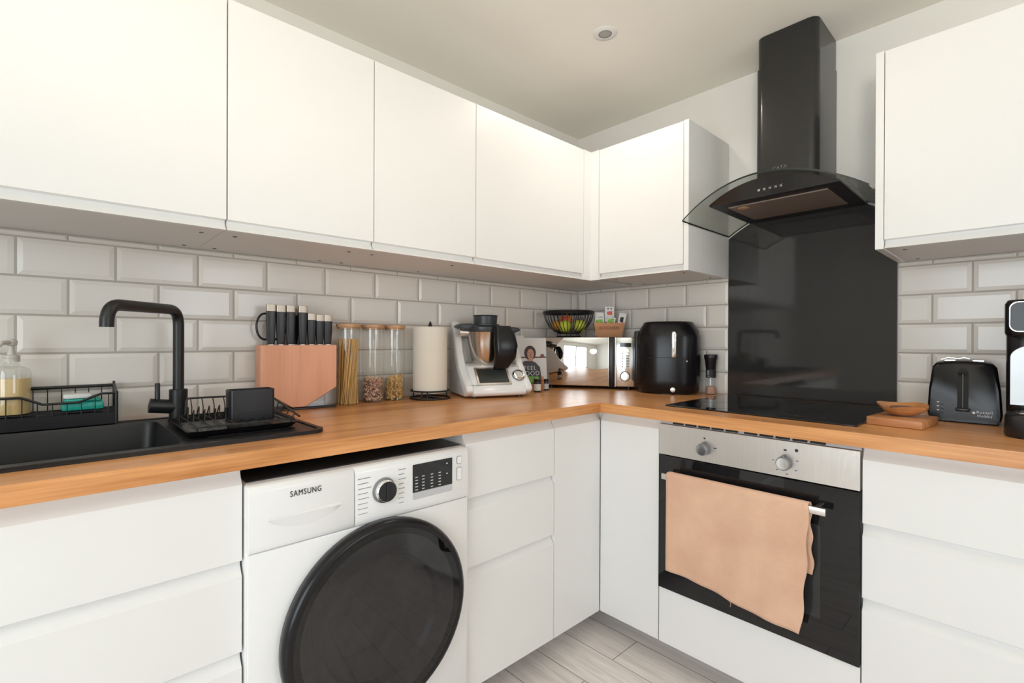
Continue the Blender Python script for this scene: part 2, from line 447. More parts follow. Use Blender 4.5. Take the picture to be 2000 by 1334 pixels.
# corner cabinet: left leg, corner post and carcass
t = thing('wall_cabinet', 'white corner wall cabinet above the kitchen paper and food processor', 'cabinet', (.18, -.6, 1.433), group=G)
b = B(); box(b, .001, CL - .02, -1.0575, -.001, 1.4335, ZT - .001)
ob('carcass', b, M['carcass'], t, world=True, smooth=0)
front(t, 'door', 'x', CL, -1.0580, -.4225, ZB, ZT, ZL, low=True)
b = B(); prism(b, [(CL - .02, -.4215), (CL, -.4215), (CL, -.368), (.4215, -.368), (.4215, -.348), (CL - .02, -.348)], 'z', ZB, ZT)
ob('corner_post', b, M['cab'], t, world=True)
# unit on the back wall left of the hood
CR = -.3672
def wall_cab_back(x0, x1, label, panel_side):
    t = thing('wall_cabinet', label, 'cabinet', ((x0 + x1) / 2, -.18, 1.433), group=G)
    p = .021
    cx0, cx1 = (x0, x1 - p) if panel_side == 'r' else (x0 + p, x1)
    b = B(); box(b, cx0 + .0005, cx1 - .0005, CR + .020, -.001, 1.4335, ZT - .001)
    ob('carcass', b, M['carcass'], t, world=True, smooth=0)
    ob('end_panel', box(B(), *((x1 - p, x1) if panel_side == 'r' else (x0, x0 + p)), CR, -.001, ZB, ZT, .001, 1), M['cab'], t, world=True)
    front(t, 'door', 'y', CR, cx0 + .0, cx1, ZB, ZT, ZL, low=True, g=.002)
    for xx in (cx0 + .04, cx1 - .04):
        for yy in (-.045, -.285):
            ob('fixing_cap', lathe(B(), [(.0055, -.0012), (.0055, .0)], 12, xx, yy, 1.4335), M['plastic'], t, world=True)
    return t
wall_cab_back(.4225, .8605, 'white wall cabinet with visible end panel, left of the black cooker hood', 'r')
wall_cab_back(1.4645, 2.0875, 'white wall cabinet on the right side of the cooker hood, above the toaster', 'l')

# base units
DL, ZD = .635, .085
GB = 'white handleless base cabinets'
Z0, Z2, Z3, ZW = .085, .4575, .668, .868
def base_left(y0, y1, label, zs):
    t = thing('base_cabinet', label, 'cabinet', (.31, (y0 + y1) / 2, .085), group=GB)
    b = B(); box(b, .02, DL - .02, y0 + .0005, y0 + .018, Z0, .8715); box(b, .02, DL - .02, y1 - .018, y1 - .0005, Z0, .8715)
    box(b, .02, DL - .02, y0, y1, Z0, Z0 + .018); box(b, .02, .03, y0, y1, Z0, .8715); box(b, DL - .06, DL - .034, y0 + .018, y1 - .018, Z0, .86)
    ob('carcass', b, M['carcass'], t, world=True, smooth=0)
    for a, c in zip(zs, zs[1:]): front(t, 'drawer', 'x', DL, y0, y1, a, c)
    return t
def base_back(x0, x1, label, zs, g=.0015):
    t = thing('base_cabinet', label, 'cabinet', ((x0 + x1) / 2, -.31, .085), group=GB)
    b = B(); box(b, x0 + .0005, x0 + .018, -DL + .02, -.02, Z0, .8715); box(b, x1 - .018, x1 - .0005, -DL + .02, -.02, Z0, .8715)
    box(b, x0, x1, -DL + .02, -.02, Z0, Z0 + .018); box(b, x0 + .018, x1 - .018, -DL + .034, -DL + .06, Z0, .86)
    ob('carcass', b, M['carcass'], t, world=True, smooth=0)
    for a, c in zip(zs, zs[1:]): front(t, 'drawer', 'y', -DL, x0, x1, a, c)
    return t
def sinkless(y0, y1, label, zs):
    t = thing('base_cabinet', label, 'cabinet', (.31, (y0 + y1) / 2, .085), group=GB)
    b = B(); box(b, .02, DL - .02, y0 + .0005, y0 + .018, Z0, .8715); box(b, .02, DL - .02, y1 - .018, y1 - .0005, Z0, .8715)
    box(b, .02, DL - .02, y0, y1, Z0, Z0 + .018); box(b, DL - .045, DL - .034, y0 + .018, y1 - .018, Z0, .86)
    ob('carcass', b, M['carcass'], t, world=True, smooth=0)
    for a, c in zip(zs, zs[1:]): front(t, 'drawer', 'x', DL, y0, y1, a, c)
    return t
sinkless(-2.72, -1.9055, 'wide white drawer cabinet under the sink, left of the washing machine', [Z0, .2705, .472, .6695, ZW])
base_left(-1.3035, -.9045, 'white three-drawer cabinet between the washing machine and the corner', [Z0, Z2, Z3, ZW])
t = thing('base_cabinet', 'white corner cabinet where the two worktops meet', 'cabinet', (.4, -.4, .085), group=GB)
b = B(); box(b, .02, DL - .02, -.904, -.02, Z0, .8715); box(b, DL - .02, .8915, -DL + .02, -.02, Z0, .8715)
ob('carcass', b, M['carcass'], t, world=True, smooth=0)
front(t, 'door', 'x', DL, -.9045, -DL - .001, Z0, ZW)
front(t, 'door', 'y', -DL, DL + .001, .8915, Z0, ZW)
base_back(1.4885, 2.09, 'white drawer cabinet at the right edge under the toaster', [Z0, .4674, .6655, ZW])
b = B(); box(b, .485, .50, -2.72, -1.9055, 0, Z0)
box(b, .485, .50, -1.3035, -.50, 0, Z0)
tag(ob('baseboard_left', b, M['carcass'], smooth=0), kind='structure')
tag(ob('baseboard_back', box(B(), .5005, 2.09, -.50, -.485, 0, Z0), M['carcass'], smooth=0), kind='structure')

# worktop (L-shaped, opening for the sink)
WT, WB, WF, WR = .91, .8725, .658, -.666
SX0, SX1, SY0, SY1 = .085, .53, -2.60, -1.985      # cut-out under the bowl
wt = thing('worktop', 'oak-effect L-shaped worktop running along both walls', 'worktop', (.33, -.33, WB))
b = B()
box(b, 0, WF, SY1, WR, WB, WT); box(b, 0, SX0, -2.75, SY1, WB, WT); box(b, SX1, WF, -2.75, SY1, WB, WT); box(b, SX0, SX1, -2.75, SY0, WB, WT)
ob('worktop_board', b, M['oak_y'], wt, world=True, smooth=0)
b = B(); box(b, 0, 1.563, WR, 0, WB, WT); box(b, 1.563, 2.4, WR, 0, WB, WT)
ob('worktop_board', b, M['oak_x'], wt, world=True, smooth=0)

# ------------------------------------------------------------------ sink and tap
s = thing('sink', 'black composite inset sink with drainer in the oak worktop', 'sink', (.305, -2.19, .91))
oy0, oy1, ox0, ox1 = -2.69, -1.69, .055, .555
by0, by1, bx0, bx1 = -2.52, -1.993, .100, .508
b = B(); ztop = .9195
outer = rrect(ox0, ox1, oy0, oy1, .03); inner = rrect(bx0, bx1, by0, by1, .03)
frame_prism(b, outer, inner, .9102, .9165)
frame_prism(b, outer, rrect(ox0 + .012, ox1 - .012, oy0 + .012, oy1 - .012, .022), .916, ztop)
ob('rim', b, M['sink'], s, world=True)
b = B(); n = len(inner)
tb = B()
lv = [(rrect(bx0, bx1, by0, by1, .03), .917), (rrect(bx0 + .004, bx1 - .004, by0 + .004, by1 - .004, .03), .905), (rrect(bx0 + .012, bx1 - .012, by0 + .012, by1 - .012, .035), .735), (rrect(bx0 + .035, bx1 - .035, by0 + .035, by1 - .035, .04), .722)]
rg = [[tb.verts.new((p[0], p[1], z)) for p in loop] for loop, z in lv]
for a, c in zip(rg, rg[1:]):
    for i in range(n): tb.faces.new((a[i], a[(i + 1) % n], c[(i + 1) % n], c[i]))
tb.faces.new(rg[-1]); merge(b, tb)
ob('bowl', b, M['sink'], s, world=True)
b = B()
for k in range(6): box(b, .16 + k * .06, .172 + k * .06, -1.94, -1.74, .9165, .9185, .001, 1)
ob('drainer_ridges', b, M['sink'], s, world=True)
ob('waste', lathe(B(), [(.03, 0), (.042, .001), (.042, .003), (.03, .004), (0, .002)], 28, .3, -2.25, .722), M['chrome'], s, world=True)

tp = thing('kitchen_tap', 'matt black square-necked tap standing beside the sink bowl', 'tap', (.13, -1.945, .9165))
b = B(); lathe(b, [(.026, 0), (.026, .004), (.0225, .006), (.0225, .088), (.021, .09), (0, .09)], 32, .13, -1.945, .9165)
ob('tap_body', b, M['tap'], tp, world=True)
ex, ey = .235, -.172
pts = fillet([(.13, -1.945, 1.0), (.13, -1.945, 1.232), (.13 + ex, -1.945 + ey, 1.228), (.13 + ex * 1.0, -1.945 + ey * 1.0, 1.176)], [.045, .045], 8)
ob('spout', tube(B(), pts, .0138, 20), M['tap'], tp, world=True)
b = B(); lathe(b, [(0, -.012), (.0185, -.010), (.020, .0), (.020, .068), (0, .071)], 28, mtx=Matrix.Translation((.13, -1.945, .955)) @ Matrix.Rotation(math.radians(82), 4, 'X') @ Matrix.Rotation(math.radians(0), 4, 'Y'))
lv_ = ob('lever', b, M['tap'], tp, world=True)
ob('lever_pin', lathe(B(), [(.0062, 0), (.0062, .062), (.005, .064), (0, .064)], 16, .13, -1.994, .962), M['tap'], lv_, world=True)

# ------------------------------------------------------------------ caddy behind the bowl
cd = thing('sink_caddy', 'black wire caddy with wavy rail standing at the back of the sink', 'caddy', (.06, -2.25, .917))
cy0, cy1, cx0, cx1 = -2.46, -2.081, .012, .100
b = B(); box(b, cx0 + .002, cx1, cy0, cy1, .9505, .9535, .001, 1); box(b, cx1 - .003, cx1, cy0, cy1, .9197, .953, .001, 1); box(b, cx0 + .002, cx1, cy1 - .003, cy1, .9197, .953, .001, 1); box(b, cx0 + .002, cx0 + .005, cy0, cy1, .9102, .953, .001, 1)
ob('tray', b, M['plastic'], cd, world=True)
b = B(); y = cy1; wave = []
zt = lambda y: 1.003 - .020 * max(0, min(1, (-2.113 - y) / .045)) + .020 * max(0, min(1, (-2.225 - y) / .04))
N = 50
for k in range(N + 1):
    yy = cy1 + (cy0 - cy1) * k / N; wave.append((cx1, yy, zt(yy)))
tube(b, wave, .0032, 8); tube(b, [(cx0 + .003, cy1, 1.018), (cx0 + .003, cy0, 1.018)], .0045, 8)
tube(b, [(cx1, cy1, 1.003), (cx0 + .003, cy1, 1.02)], .0045, 8); tube(b, [(cx1, cy1, .9198), (cx1, cy1, 1.006)], .004, 8); tube(b, [(cx0 + .003, cy1, .918), (cx0 + .003, cy1, 1.03)], .003, 8)
for k in range(13):
    yy = cy1 - .0275 * (k + .6); 
    if yy < cy0: break
    tube(b, [(cx1, yy, .95), (cx1, yy, zt(yy))], .0013, 6); tube(b, [(cx0 + .003, yy - .01, .95), (cx0 + .003, yy - .01, 1.018)], .0013, 6)
for k in range(5): tube(b, [(cx0 + .012 + .018 * k, cy1, .958), (cx0 + .012 + .018 * k, cy0, .958)], .0014, 6)
ob('wire_basket', b, M['wire'], cd, world=True)
bt = thing('soap_bottle', 'clear pump bottle of amber washing-up liquid in the sink caddy', 'bottle', (.058, -2.283, .9605))
ob('liquid', lathe(B(), [(.035, 0), (.0355, .004), (.0355, .088), (0, .088)], 32, .058, -2.283, .9615), M['soap'], bt, world=True)
ob('bottle_wall', lathe(B(), [(.0365, 0), (.0370, .004), (.0370, .098), (.033, .112), (.016, .120), (.013, .126), (.013, .131)], 32, .058, -2.283, .9607, caps=False), M['clear'], bt, world=True)
ob('collar', lathe(B(), [(.0165, 0), (.0165, .007), (.0155, .008), (.0165, .009), (.0165, .016), (.008, .018), (.006, .030), (.006, .042)], 24, .058, -2.283, 1.091), M['milky'], bt, world=True)
b = B(); lathe(b, [(.004, 0), (.011, .002), (.012, .012), (.009, .018), (0, .019)], 20, .058, -2.283, 1.130); tube(b, [(.058, -2.283, 1.140), (.09, -2.298, 1.138), (.097, -2.301, 1.130)], [.006, .005, .004], 8)
ob('pump', b, M['milky'], bt, world=True)
sp = thing('sponge_holder', 'teal dish with a folded white cloth on it, at the end of the sink caddy', 'dish', (.055, -2.148, .9605))
b = B(); box(b, .022, .09, -2.192, -2.106, .9605, .982, .006); box(b, .028, .084, -2.186, -2.112, .9825, .990, .003)
ob('dish', b, M['teal'], sp, world=True)
ob('cloth', box(B(), .03, .08, -2.188, -2.13, .9905, 1.003, .005), M['white'], sp, world=True)

# ------------------------------------------------------------------ dish rack
dr = thing('dish_rack', 'black wire dish rack and tray on the sink drainer', 'dish rack', (.36, -1.855, .9195))
tx0, tx1, ty0, ty1 = .205, .478, -1.982, -1.728
b = B(); lo = rrect(tx0 + .012, tx1 - .012, ty0 + .012, ty1 - .012, .02); hi = rrect(tx0, tx1, ty0, ty1, .02)
tb = B(); A = [tb.verts.new((p[0], p[1], .9200)) for p in lo]; D = [tb.verts.new((p[0], p[1], .934)) for p in hi]; E_ = [tb.verts.new((p[0] * .985 + .015 * (tx0 + tx1) / 2, p[1] * .985 + .015 * (ty0 + ty1) / 2, .934)) for p in hi]; F_ = [tb.verts.new((p[0], p[1], .9225)) for p in rrect(tx0 + .015, tx1 - .015, ty0 + .015, ty1 - .015, .02)]
tb.faces.new(A)
for P_, Q_ in ((A, D), (D, E_), (E_, F_)):
    for i in range(len(A)): tb.faces.new((P_[i], P_[(i + 1) % len(A)], Q_[(i + 1) % len(A)], Q_[i]))
tb.faces.new(F_); merge(b, tb)
ob('drip_tray', b, M['gloss'], dr, world=True)
b = B()
rx0, rx1, ry0, ry1 = tx0 + .012, tx1 - .018, ty0 + .015, ty1 - .005
lowloop = [(rx0, ry0, .940), (rx1, ry0, .940), (rx1, ry1, .940), (rx0, ry1, .940)]
tube(b, fillet(lowloop + [lowloop[0], lowloop[1]], .02)[1:-1], .0018, 6)
top = fillet([(rx1 - .12, ry1 + .012, .958), (rx0 - .015, ry1 + .006, .982), (rx0 - .015, ry0 + .03, .985), (rx0 - .005, ry0 + .025, .942)], [.02, .008])
tube(b, top, .0028, 8)
tube(b, fillet([(rx1 - .12, ry1 + .012, .958), (rx1, ry1 + .008, .944)], .01), .0028, 8)
for k in range(9):
    yy = ry0 + .012 + k * (ry1 - ry0 - .02) / 8
    tube(b, [(rx0, yy, .940), (rx1, yy, .940)], .0014, 6)
    if k < 8:
        tube(b, [(rx0 - .013, yy, .983), (rx0 + .005, yy, .962), (rx0 + .002, yy, .941)], .0014, 6)
for k in range(7):
    yy = ry0 + .018 + k * .024
    for xa in (rx0 + .06, rx0 + .13):
        tube(b, fillet([(xa - .016, yy, .940), (xa, yy + .004, .972), (xa + .016, yy, .940)], .008, 4), .0015, 6)
for k in range(5):
    xx = rx0 + .03 + k * .045
    tube(b, [(xx, ry1, .940), (xx, ry1 + .009, .976 - k * .007)], .0014, 6)
for xx, yy in ((rx0 + .01, ry0 + .01), (rx1 - .01, ry0 + .01), (rx0 + .01, ry1 - .01), (rx1 - .01, ry1 - .01)): tube(b, [(xx, yy, .923), (xx, yy, .941)], .002, 6)
ob('wire_rack', b, M['wire'], dr, world=True)
b = B(); cxa, cxb, cya, cyb = .330, .388, -1.872, -1.764
tb = B(); o1 = rrect(cxa, cxb, cya, cyb, .008); o2 = rrect(cxa + .002, cxb - .002, cya + .002, cyb - .002, .007)
R0 = [tb.verts.new((p[0], p[1], .932)) for p in o1]; R1 = [tb.verts.new((p[0], p[1], 1.0155)) for p in o1]; R2 = [tb.verts.new((p[0], p[1], 1.0155)) for p in o2]; R3 = [tb.verts.new((p[0], p[1], .936)) for p in o2]
tb.faces.new(R0); tb.faces.new(R3)
for P_, Q_ in ((R0, R1), (R1, R2), (R2, R3)):
    for i in range(len(R0)): tb.faces.new((P_[i], P_[(i + 1) % len(R0)], Q_[(i + 1) % len(R0)], Q_[i]))
merge(b, tb); box(b, cxb - .001, cxb + .0015, cya + .012, cyb - .012, .957, .9585, .0005, 1)
ob('cutlery_box', b, M['plastic'], dr, world=True)

# ------------------------------------------------------------------ knife block with knives
kb = thing('knife_block', 'pinkish beech knife block with cut-away corners on a black foot', 'knife block', (.058, -1.592, .91), math.radians(86))
# local x runs along the wall, local -y faces the room
w2, hk = .123, .2205
prof = [(-w2, hk), (-w2, .075), (-.025, .010), (.018, .010), (w2, .072), (w2, hk)]
ob('block_body', prism(B(), prof, 'y', -.042, .036, .0015, 1), M['beech'], kb)
ob('foot', box(B(), -w2, w2, -.04, .036, 0, .008, .002, 1), M['plastic'], kb)
ob('corner_shell', prism(B(), [(.022, .0095), (w2, .0095), (w2, .070)], 'y', -.036, .03), M['clear'], kb)
GK = 'kitchen knives in the knife block'
def knife(x, y, h, label, wd=.0142):
    k = thing('kitchen_knife', label, 'knife', (0, 0, 0), 0, GK)
    mw = world_of(kb) @ Matrix.Translation((x, y, hk)); k.location = mw.translation; k.rotation_euler = (0, 0, kb.rotation_euler.z)
    b = B(); tb = B(); rr = []
    for z, a, c in ((.002, .0108, .007), (.02, .0122, .008), (h * .5, .0138, .009), (h - .026, wd, .010), (h - .024, wd, .010)):
        rr.append([tb.verts.new((p[0], p[1], z)) for p in rrect(-a, a, -c, c, .004, 3)])
    for P_, Q_ in zip(rr, rr[1:]):
        for i in range(len(P_)): tb.faces.new((P_[i], P_[(i + 1) % len(P_)], Q_[(i + 1) % len(P_)], Q_[i]))
    tb.faces.new(rr[0]); tb.faces.new(rr[-1]); merge(b, tb)
    ob('handle', b, M['plastic'], k)
    ob('end_cap', prism(B(), rrect(-wd, wd, -.010, .010, .004, 3), 'z', h - .024, h, .001, 1), M['capsteel'], k)
    ob('bolster', box(B(), -.007, .007, -.003, .003, -.0005, .003), M['steel'], k)
knife(-.0855, -.012, .136, 'tall black knife with steel end cap, first from the sink side of the block')
knife(-.0560, -.016, .134, 'tall black knife with steel end cap, second from the sink side of the block')
knife(-.0240, -.012, .135, 'tall black knife with steel end cap, third from the sink side of the block')
knife(-.0035, .022, .126, 'black knife standing in the rear row, behind the gap between tall knives')
knife(.0150, -.012, .135, 'tall black knife with steel end cap, nearest the short steak knives', .0145)
knife(.0450, -.012, .110, 'short black knife, first of the short ones beside the tall knives')
knife(.0735, -.012, .107, 'short black knife in the middle of the three short ones')
knife(.1010, -.012, .107, 'short black knife nearest the spaghetti jar', .0142)
sc_ = thing('kitchen_scissors', 'black-handled scissors behind the first two knives in the block', 'scissors', world_of(kb) @ Vector((-.08, .016, hk)), kb.rotation_euler.z)
b = B()
for cx_, w_ in ((-.0175, .026), (.022, .026)):
    tube(b, [(cx_ + w_ * math.cos(2 * PI * k / 24), 0, .062 + .044 * math.sin(2 * PI * k / 24)) for k in range(24)], .0035, 8, closed=True)
tube(b, [(-.008, 0, .022), (0, 0, .002)], .005, 8); tube(b, [(.012, 0, .022), (.004, 0, .002)], .005, 8)
ob('finger_loops', b, M['plastic'], sc_)

# ------------------------------------------------------------------ pasta jars
GJ = 'tall glass storage jars with bamboo lids'
def jar(x, y, r, label):
    j = thing('storage_jar', label, 'jar', (x, y, .9102), group=GJ)
    ob('glass_wall', lathe(B(), [(0, .001), (r - .002, .001), (r, .004), (r, .282), (r - .001, .283)], 40, caps=False), M['clear'], j)
    b = B(); lathe(b, [(0, .279), (r - .003, .279), (r - .003, .2845), (r + .002, .285), (r + .003, .287), (r + .003, .294), (r + .002, .2965), (0, .2968)], 40)
    ob('lid', b, M['bamboo'], j)
    return j
jar(.060, -1.407, .0415, 'tall glass jar of spaghetti beside the knife block')
jar(.053, -1.305, .0410, 'tall glass jar quarter-filled with pinkish pasta, middle of the three')
jar(.050, -1.210, .0400, 'tall glass jar quarter-filled with yellow pasta twists, beside the kitchen paper')
b = B()
for k in range(150):
    a, rr = random.random() * 2 * PI, .036 * math.sqrt(random.random()); tw = random.uniform(.35, 1.0)
    h = random.uniform(.232, .242); a2 = a + tw; r2 = min(.037, rr * random.uniform(.8, 1.15))
    tube(b, [(.060 + rr * math.cos(a), -1.407 + rr * math.sin(a), .9125), (.060 + r2 * math.cos(a2), -1.407 + r2 * math.sin(a2), .9125 + h)], .0011, 5)
o = ob('spaghetti', b, M['spag']); tag(centre_origin(o), 'dry spaghetti leaning in the tall jar beside the knife block', 'pasta', kind='stuff')
def pasta(name, cx, cy, r, h, m, label, twist):
    b = B()
    for k in range(300):
        a, rr = random.random() * 2 * PI, (r - .006) * (random.random() ** .35); z = .917 + h * random.random()
        c = Vector((cx + rr * math.cos(a), cy + rr * math.sin(a), z)); mt = Matrix.Translation(c) @ Matrix.Rotation(random.random() * 6, 4, 'Z') @ Matrix.Rotation(random.random() * 3, 4, 'X')
        if twist:
            pts = [(.0022 * math.cos(q * 1.6), .0022 * math.sin(q * 1.6), -.008 + q * .002) for q in range(9)]
            tube(b, pts, .0018, 5, mtx=mt)
        else:
            pts = [(.0055 * math.cos(q * .55), .0055 * math.sin(q * .55), 0) for q in range(8)]
            tube(b, pts, [.0012, .002, .0024, .0026, .0026, .0024, .002, .0012], 6, mtx=mt)
    o = ob(name, b, m); tag(centre_origin(o), label, 'pasta', kind='stuff')
pasta('pasta_shells', .053, -1.305, .0395, .088, M['pasta'], 'pink and cream pasta pieces in the middle glass jar', False)
pasta('pasta_twists', .050, -1.210, .0385, .088, M['fusilli'], 'yellow pasta twists in the jar beside the kitchen paper', True)

# ------------------------------------------------------------------ kitchen paper
hx, hy = .112, -1.082
ph = thing('paper_holder', 'black wire kitchen paper holder with pointed top', 'paper holder', (hx, hy, .91))
b = B()
for rr, z in ((.080, .004), (.078, .034)): tube(b, [(hx + rr * math.cos(2 * PI * k / 40), hy + rr * math.sin(2 * PI * k / 40), .91 + z) for k in range(40)], .0035, 8, closed=True)
for a in (-1.0, -.72, 1.5, 3.6): tube(b, [(hx + .079 * math.cos(a), hy + .079 * math.sin(a), .912), (hx + .078 * math.cos(a), hy + .078 * math.sin(a), .945)], .003, 8)
tube(b, [(hx - .079, hy, .914), (hx + .079, hy, .914)], .0035, 8); tube(b, [(hx, hy, .912), (hx, hy, 1.205)], .005, 10)
lathe(b, [(.009, 0), (.008, .006), (.003, .018), (0, .022)], 16, hx, hy, 1.2045)
ob('wire_stand', b, M['wire'], ph, world=True)
b = B(); lathe(b, [(.020, .0), (.067, .0), (.069, .002), (.069, .264), (.067, .266), (.020, .266)], 48, hx, hy, .936, caps=False); lathe(b, [(.020, 0), (.020, .266)], 24, hx, hy, .936, caps=False)
o = ob('kitchen_paper_roll', b, M['paper']); tag(centre_origin(o), 'cream kitchen paper roll upright on the black wire holder', 'paper roll')

# ------------------------------------------------------------------ food processor (cooking mixer)
tm = thing('cooking_mixer', 'white cooking food processor with steel bowl and touch screen', 'food processor', (.170, -.812, .91), math.radians(69))
# local: -y front, x right seen from the front
b = B()
base = [(-.140, .012), (-.146, .030), (-.128, .046), (-.050, .128), (.0, .135), (.115, .140), (.120, .10), (.120, .004), (-.10, .004)]
prism(b, base, 'x', -.118, .118, .010, 3)
ob('base_body', b, M['appl'], tm)
b = B()
def wing(sx):
    xa, xb = (sx * .112, sx * .146)
    pr_ = [(-.130, .022), (-.142, .034), (-.130, .052), (-.075, .084), (-.022, .128), (.022, .186), (.048, .250), (.066, .312), (.100, .326), (.122, .312), (.128, .280), (.128, .02), (.110, .006), (-.10, .006)] if sx < 0 else \
          [(-.130, .022), (-.142, .034), (-.130, .052), (-.080, .092), (-.036, .136), (.002, .190), (.040, .238), (.085, .255), (.122, .240), (.128, .20), (.128, .02), (.110, .006), (-.10, .006)]
    prism(b, pr_, 'x', min(xa, xb), max(xa, xb), .009, 3)
wing(-1); wing(1)
box(b, -.12, .12, .095, .128, .02, .25, .008)
ob('side_arms', b, M['appl'], tm)
b = B()
prism(b, [(-.112, .014), (-.050, .070), (.0, .112), (.040, .168), (.064, .236), (.080, .292), (.118, .292), (.118, .014)], 'x', -.1475, -.1455)
ob('side_panel', b, M['applgrey'], tm)
# screen on the sloping front
ang = math.atan2(.082, .078)
sm = Matrix.Translation((-.018, -.0895, .0875)) @ Matrix.Rotation(ang, 4, 'X')
b = B(); box(b, -.075, .075, -.047, .047, 0, .0045, .003, 2, mtx=sm); ob('screen_bezel', b, M['steel'], tm)
b = B(); box(b, -.066, .066, -.038, .038, .0046, .0056, .0004, 1, mtx=sm); ob('screen', b, M['screen'], tm)
km = Matrix.Translation((.098, -.0895, .0875)) @ Matrix.Rotation(ang, 4, 'X')
b = B(); lathe(b, [(.026, 0), (.026, .010), (.023, .014), (.019, .0145)], 32, mtx=km, caps=False); lathe(b, [(.019, .012), (0, .012)], 32, mtx=km, caps=False); ob('dial', b, M['chrome'], tm)
b = B(); lathe(b, [(.0275, 0), (.0275, .004), (.026, .005)], 32, mtx=km, caps=True); ob('dial_ring', b, M['greyink'], tm)
text('lettering', 'vorwerk', .011, M['greyink'], tm, (-.100, -.124, .0555), (ang, 0, 0), .0002)
text('lettering', 'thermomix', .010, M['greyink'], tm, (.085, -.055, .127), (ang, 0, 0), .0002)
# bowl, cover, handle
bz = .115
b = B(); lathe(b, [(0, 0), (.045, 0), (.055, .015), (.068, .055), (.078, .110), (.084, .158), (.086, .162)], 48, -.012, .022, bz); ob('mixing_bowl', b, M['kitbowl'], tm)
b = B(); lathe(b, [(.088, 0), (.090, .004), (.090, .020), (.082, .026), (.060, .030), (.060, .034), (.050, .036), (.052, .068), (.056, .072), (.050, .074), (0, .074)], 40, -.012, .022, bz + .160); ob('lid', b, M['kitgrey'], tm)
b = B()
hp = [Vector(p) for p in ((.026, -.078, bz + .185), (.034, -.090, bz + .150), (.038, -.100, bz + .10), (.036, -.096, bz + .05), (.022, -.078, bz + .005), (.010, -.05, bz - .005))]
tb = B(); rr = []
for (p, a, c) in zip(hp, (.038, .046, .052, .046, .032, .016), (.020, .020, .024, .022, .018, .012)):
    rr.append([tb.verts.new((p.x + q[0], p.y + q[1], p.z)) for q in rrect(-a, a, -c, c, min(a, c) * .9, 4)])
for P_, Q_ in zip(rr, rr[1:]):
    for i in range(len(P_)): tb.faces.new((P_[i], P_[(i + 1) % len(P_)], Q_[(i + 1) % len(P_)], Q_[i]))
tb.faces.new(rr[0]); tb.faces.new(rr[-1]); merge(b, tb)
ob('bowl_handle', b, M['gloss'], tm)
b = B(); prism(b, [(-.150, .0), (-.135, .012), (-.085, .014), (-.070, .0), (-.080, -.012), (-.120, -.014)], 'y', -.02, .06, .004, 2, mtx=Matrix.Translation((0, 0, bz + .182)))
ob('locking_arm', b, M['kitgrey'], tm); b = B(); prism(b, [(.150, .0), (.135, .012), (.085, .014), (.070, .0), (.080, -.012), (.120, -.014)], 'y', 0, .07, .004, 2, mtx=Matrix.Translation((.0, 0, bz + .170)))
ob('locking_arm', b, M['kitgrey'], tm)
b = B(); lathe(b, [(.016, 0), (.018, .006), (.018, .052), (.012, .058), (0, .058)], 20, mtx=Matrix.Translation((-.132, .02, bz + .158)) @ Matrix.Rotation(PI / 2, 4, 'Y')); ob('locking_roller', b, M['steel'], tm)
for x, y in ((-.1, -.1), (.1, -.1), (-.1, .09), (.1, .09)): ob('foot', lathe(B(), [(.012, 0), (.012, .006)], 16, x, y, 0), M['plastic'], tm)

# ------------------------------------------------------------------ cookbooks and small jars
ck = thing('cookbook', 'cookbook leaning by the microwave, cover shows a person in a dark shirt', 'book', (.098, -.492, .9115), math.radians(66))
tilt = Matrix.Rotation(math.radians(-5), 4, 'X')
def bb(x0, x1, y0, y1, z0, z1, mtx=tilt): return box(B(), x0, x1, y0, y1, z0, z1, mtx=mtx)
ob('pages', bb(-.093, .091, .002, .016, .002, .247), M['white'], ck)
b = B(); box(b, -.095, .095, 0, .002, 0, .25, mtx=tilt); box(b, -.095, .095, .016, .018, 0, .25, mtx=tilt); box(b, -.095, -.093, 0, .018, 0, .25, mtx=tilt)
ob('cover', b, M['white'], ck)
def flat(pts, y, m, name): return ob(name, prism(B(), pts, 'y', y - .0004, y, mtx=tilt), m, ck)
flat([(-.093, .150), (.093, .150), (.093, .157), (-.093, .157)], -.0002, M['brown'], 'printed_shelf')
flat([(-.093, .175), (-.055, .175), (-.055, .200), (-.093, .200)], -.0002, M['brown'], 'printed_shelf')
flat([(.06, .157), (.085, .157), (.08, .17), (.066, .17)], -.0002, M['brown'], 'printed_bowl')
fp = [(-.060, .0), (.062, .0), (.066, .05), (.058, .105), (.036, .128), (.010, .138), (-.022, .136), (-.048, .122), (-.066, .09)]
flat(fp, -.0006, M['shirt'], 'printed_person')
flat([(.008 + .031 * math.cos(a * PI / 12) , .176 + .036 * math.sin(a * PI / 12)) for a in range(24)], -.0010, M['hair'], 'printed_hair')
flat([(.010 + .018 * math.cos(a * PI / 10), .170 + .026 * math.sin(a * PI / 10)) for a in range(20)], -.0014, M['skin'], 'printed_face')
flat([(-.002, .135), (.022, .135), (.020, .150), (.0, .150)], -.0013, M['skin'], 'printed_neck')
for x_, z_, w_, h_ in ((.003, .176, .003, .0015), (.017, .176, .003, .0015), (.010, .166, .0015, .004), (.010, .156, .005, .0012)):
    flat([(x_ - w_, z_ - h_), (x_ + w_, z_ - h_), (x_ + w_, z_ + h_), (x_ - w_, z_ + h_)], -.0018, M['hair'], 'printed_feature')
flat([(-.03, .022), (.055, .022), (.05, .058), (-.025, .062)], -.0012, M['green'], 'printed_food')
flat([(-.04, .0), (.06, .0), (.06, .022), (-.04, .022)], -.0012, M['skin'], 'printed_board')
text('lettering', 'FEEL', .030, M['whiteink'], ck, (0, -.0085, .100), (PI / 2 - math.radians(5), 0, 0), .0002)
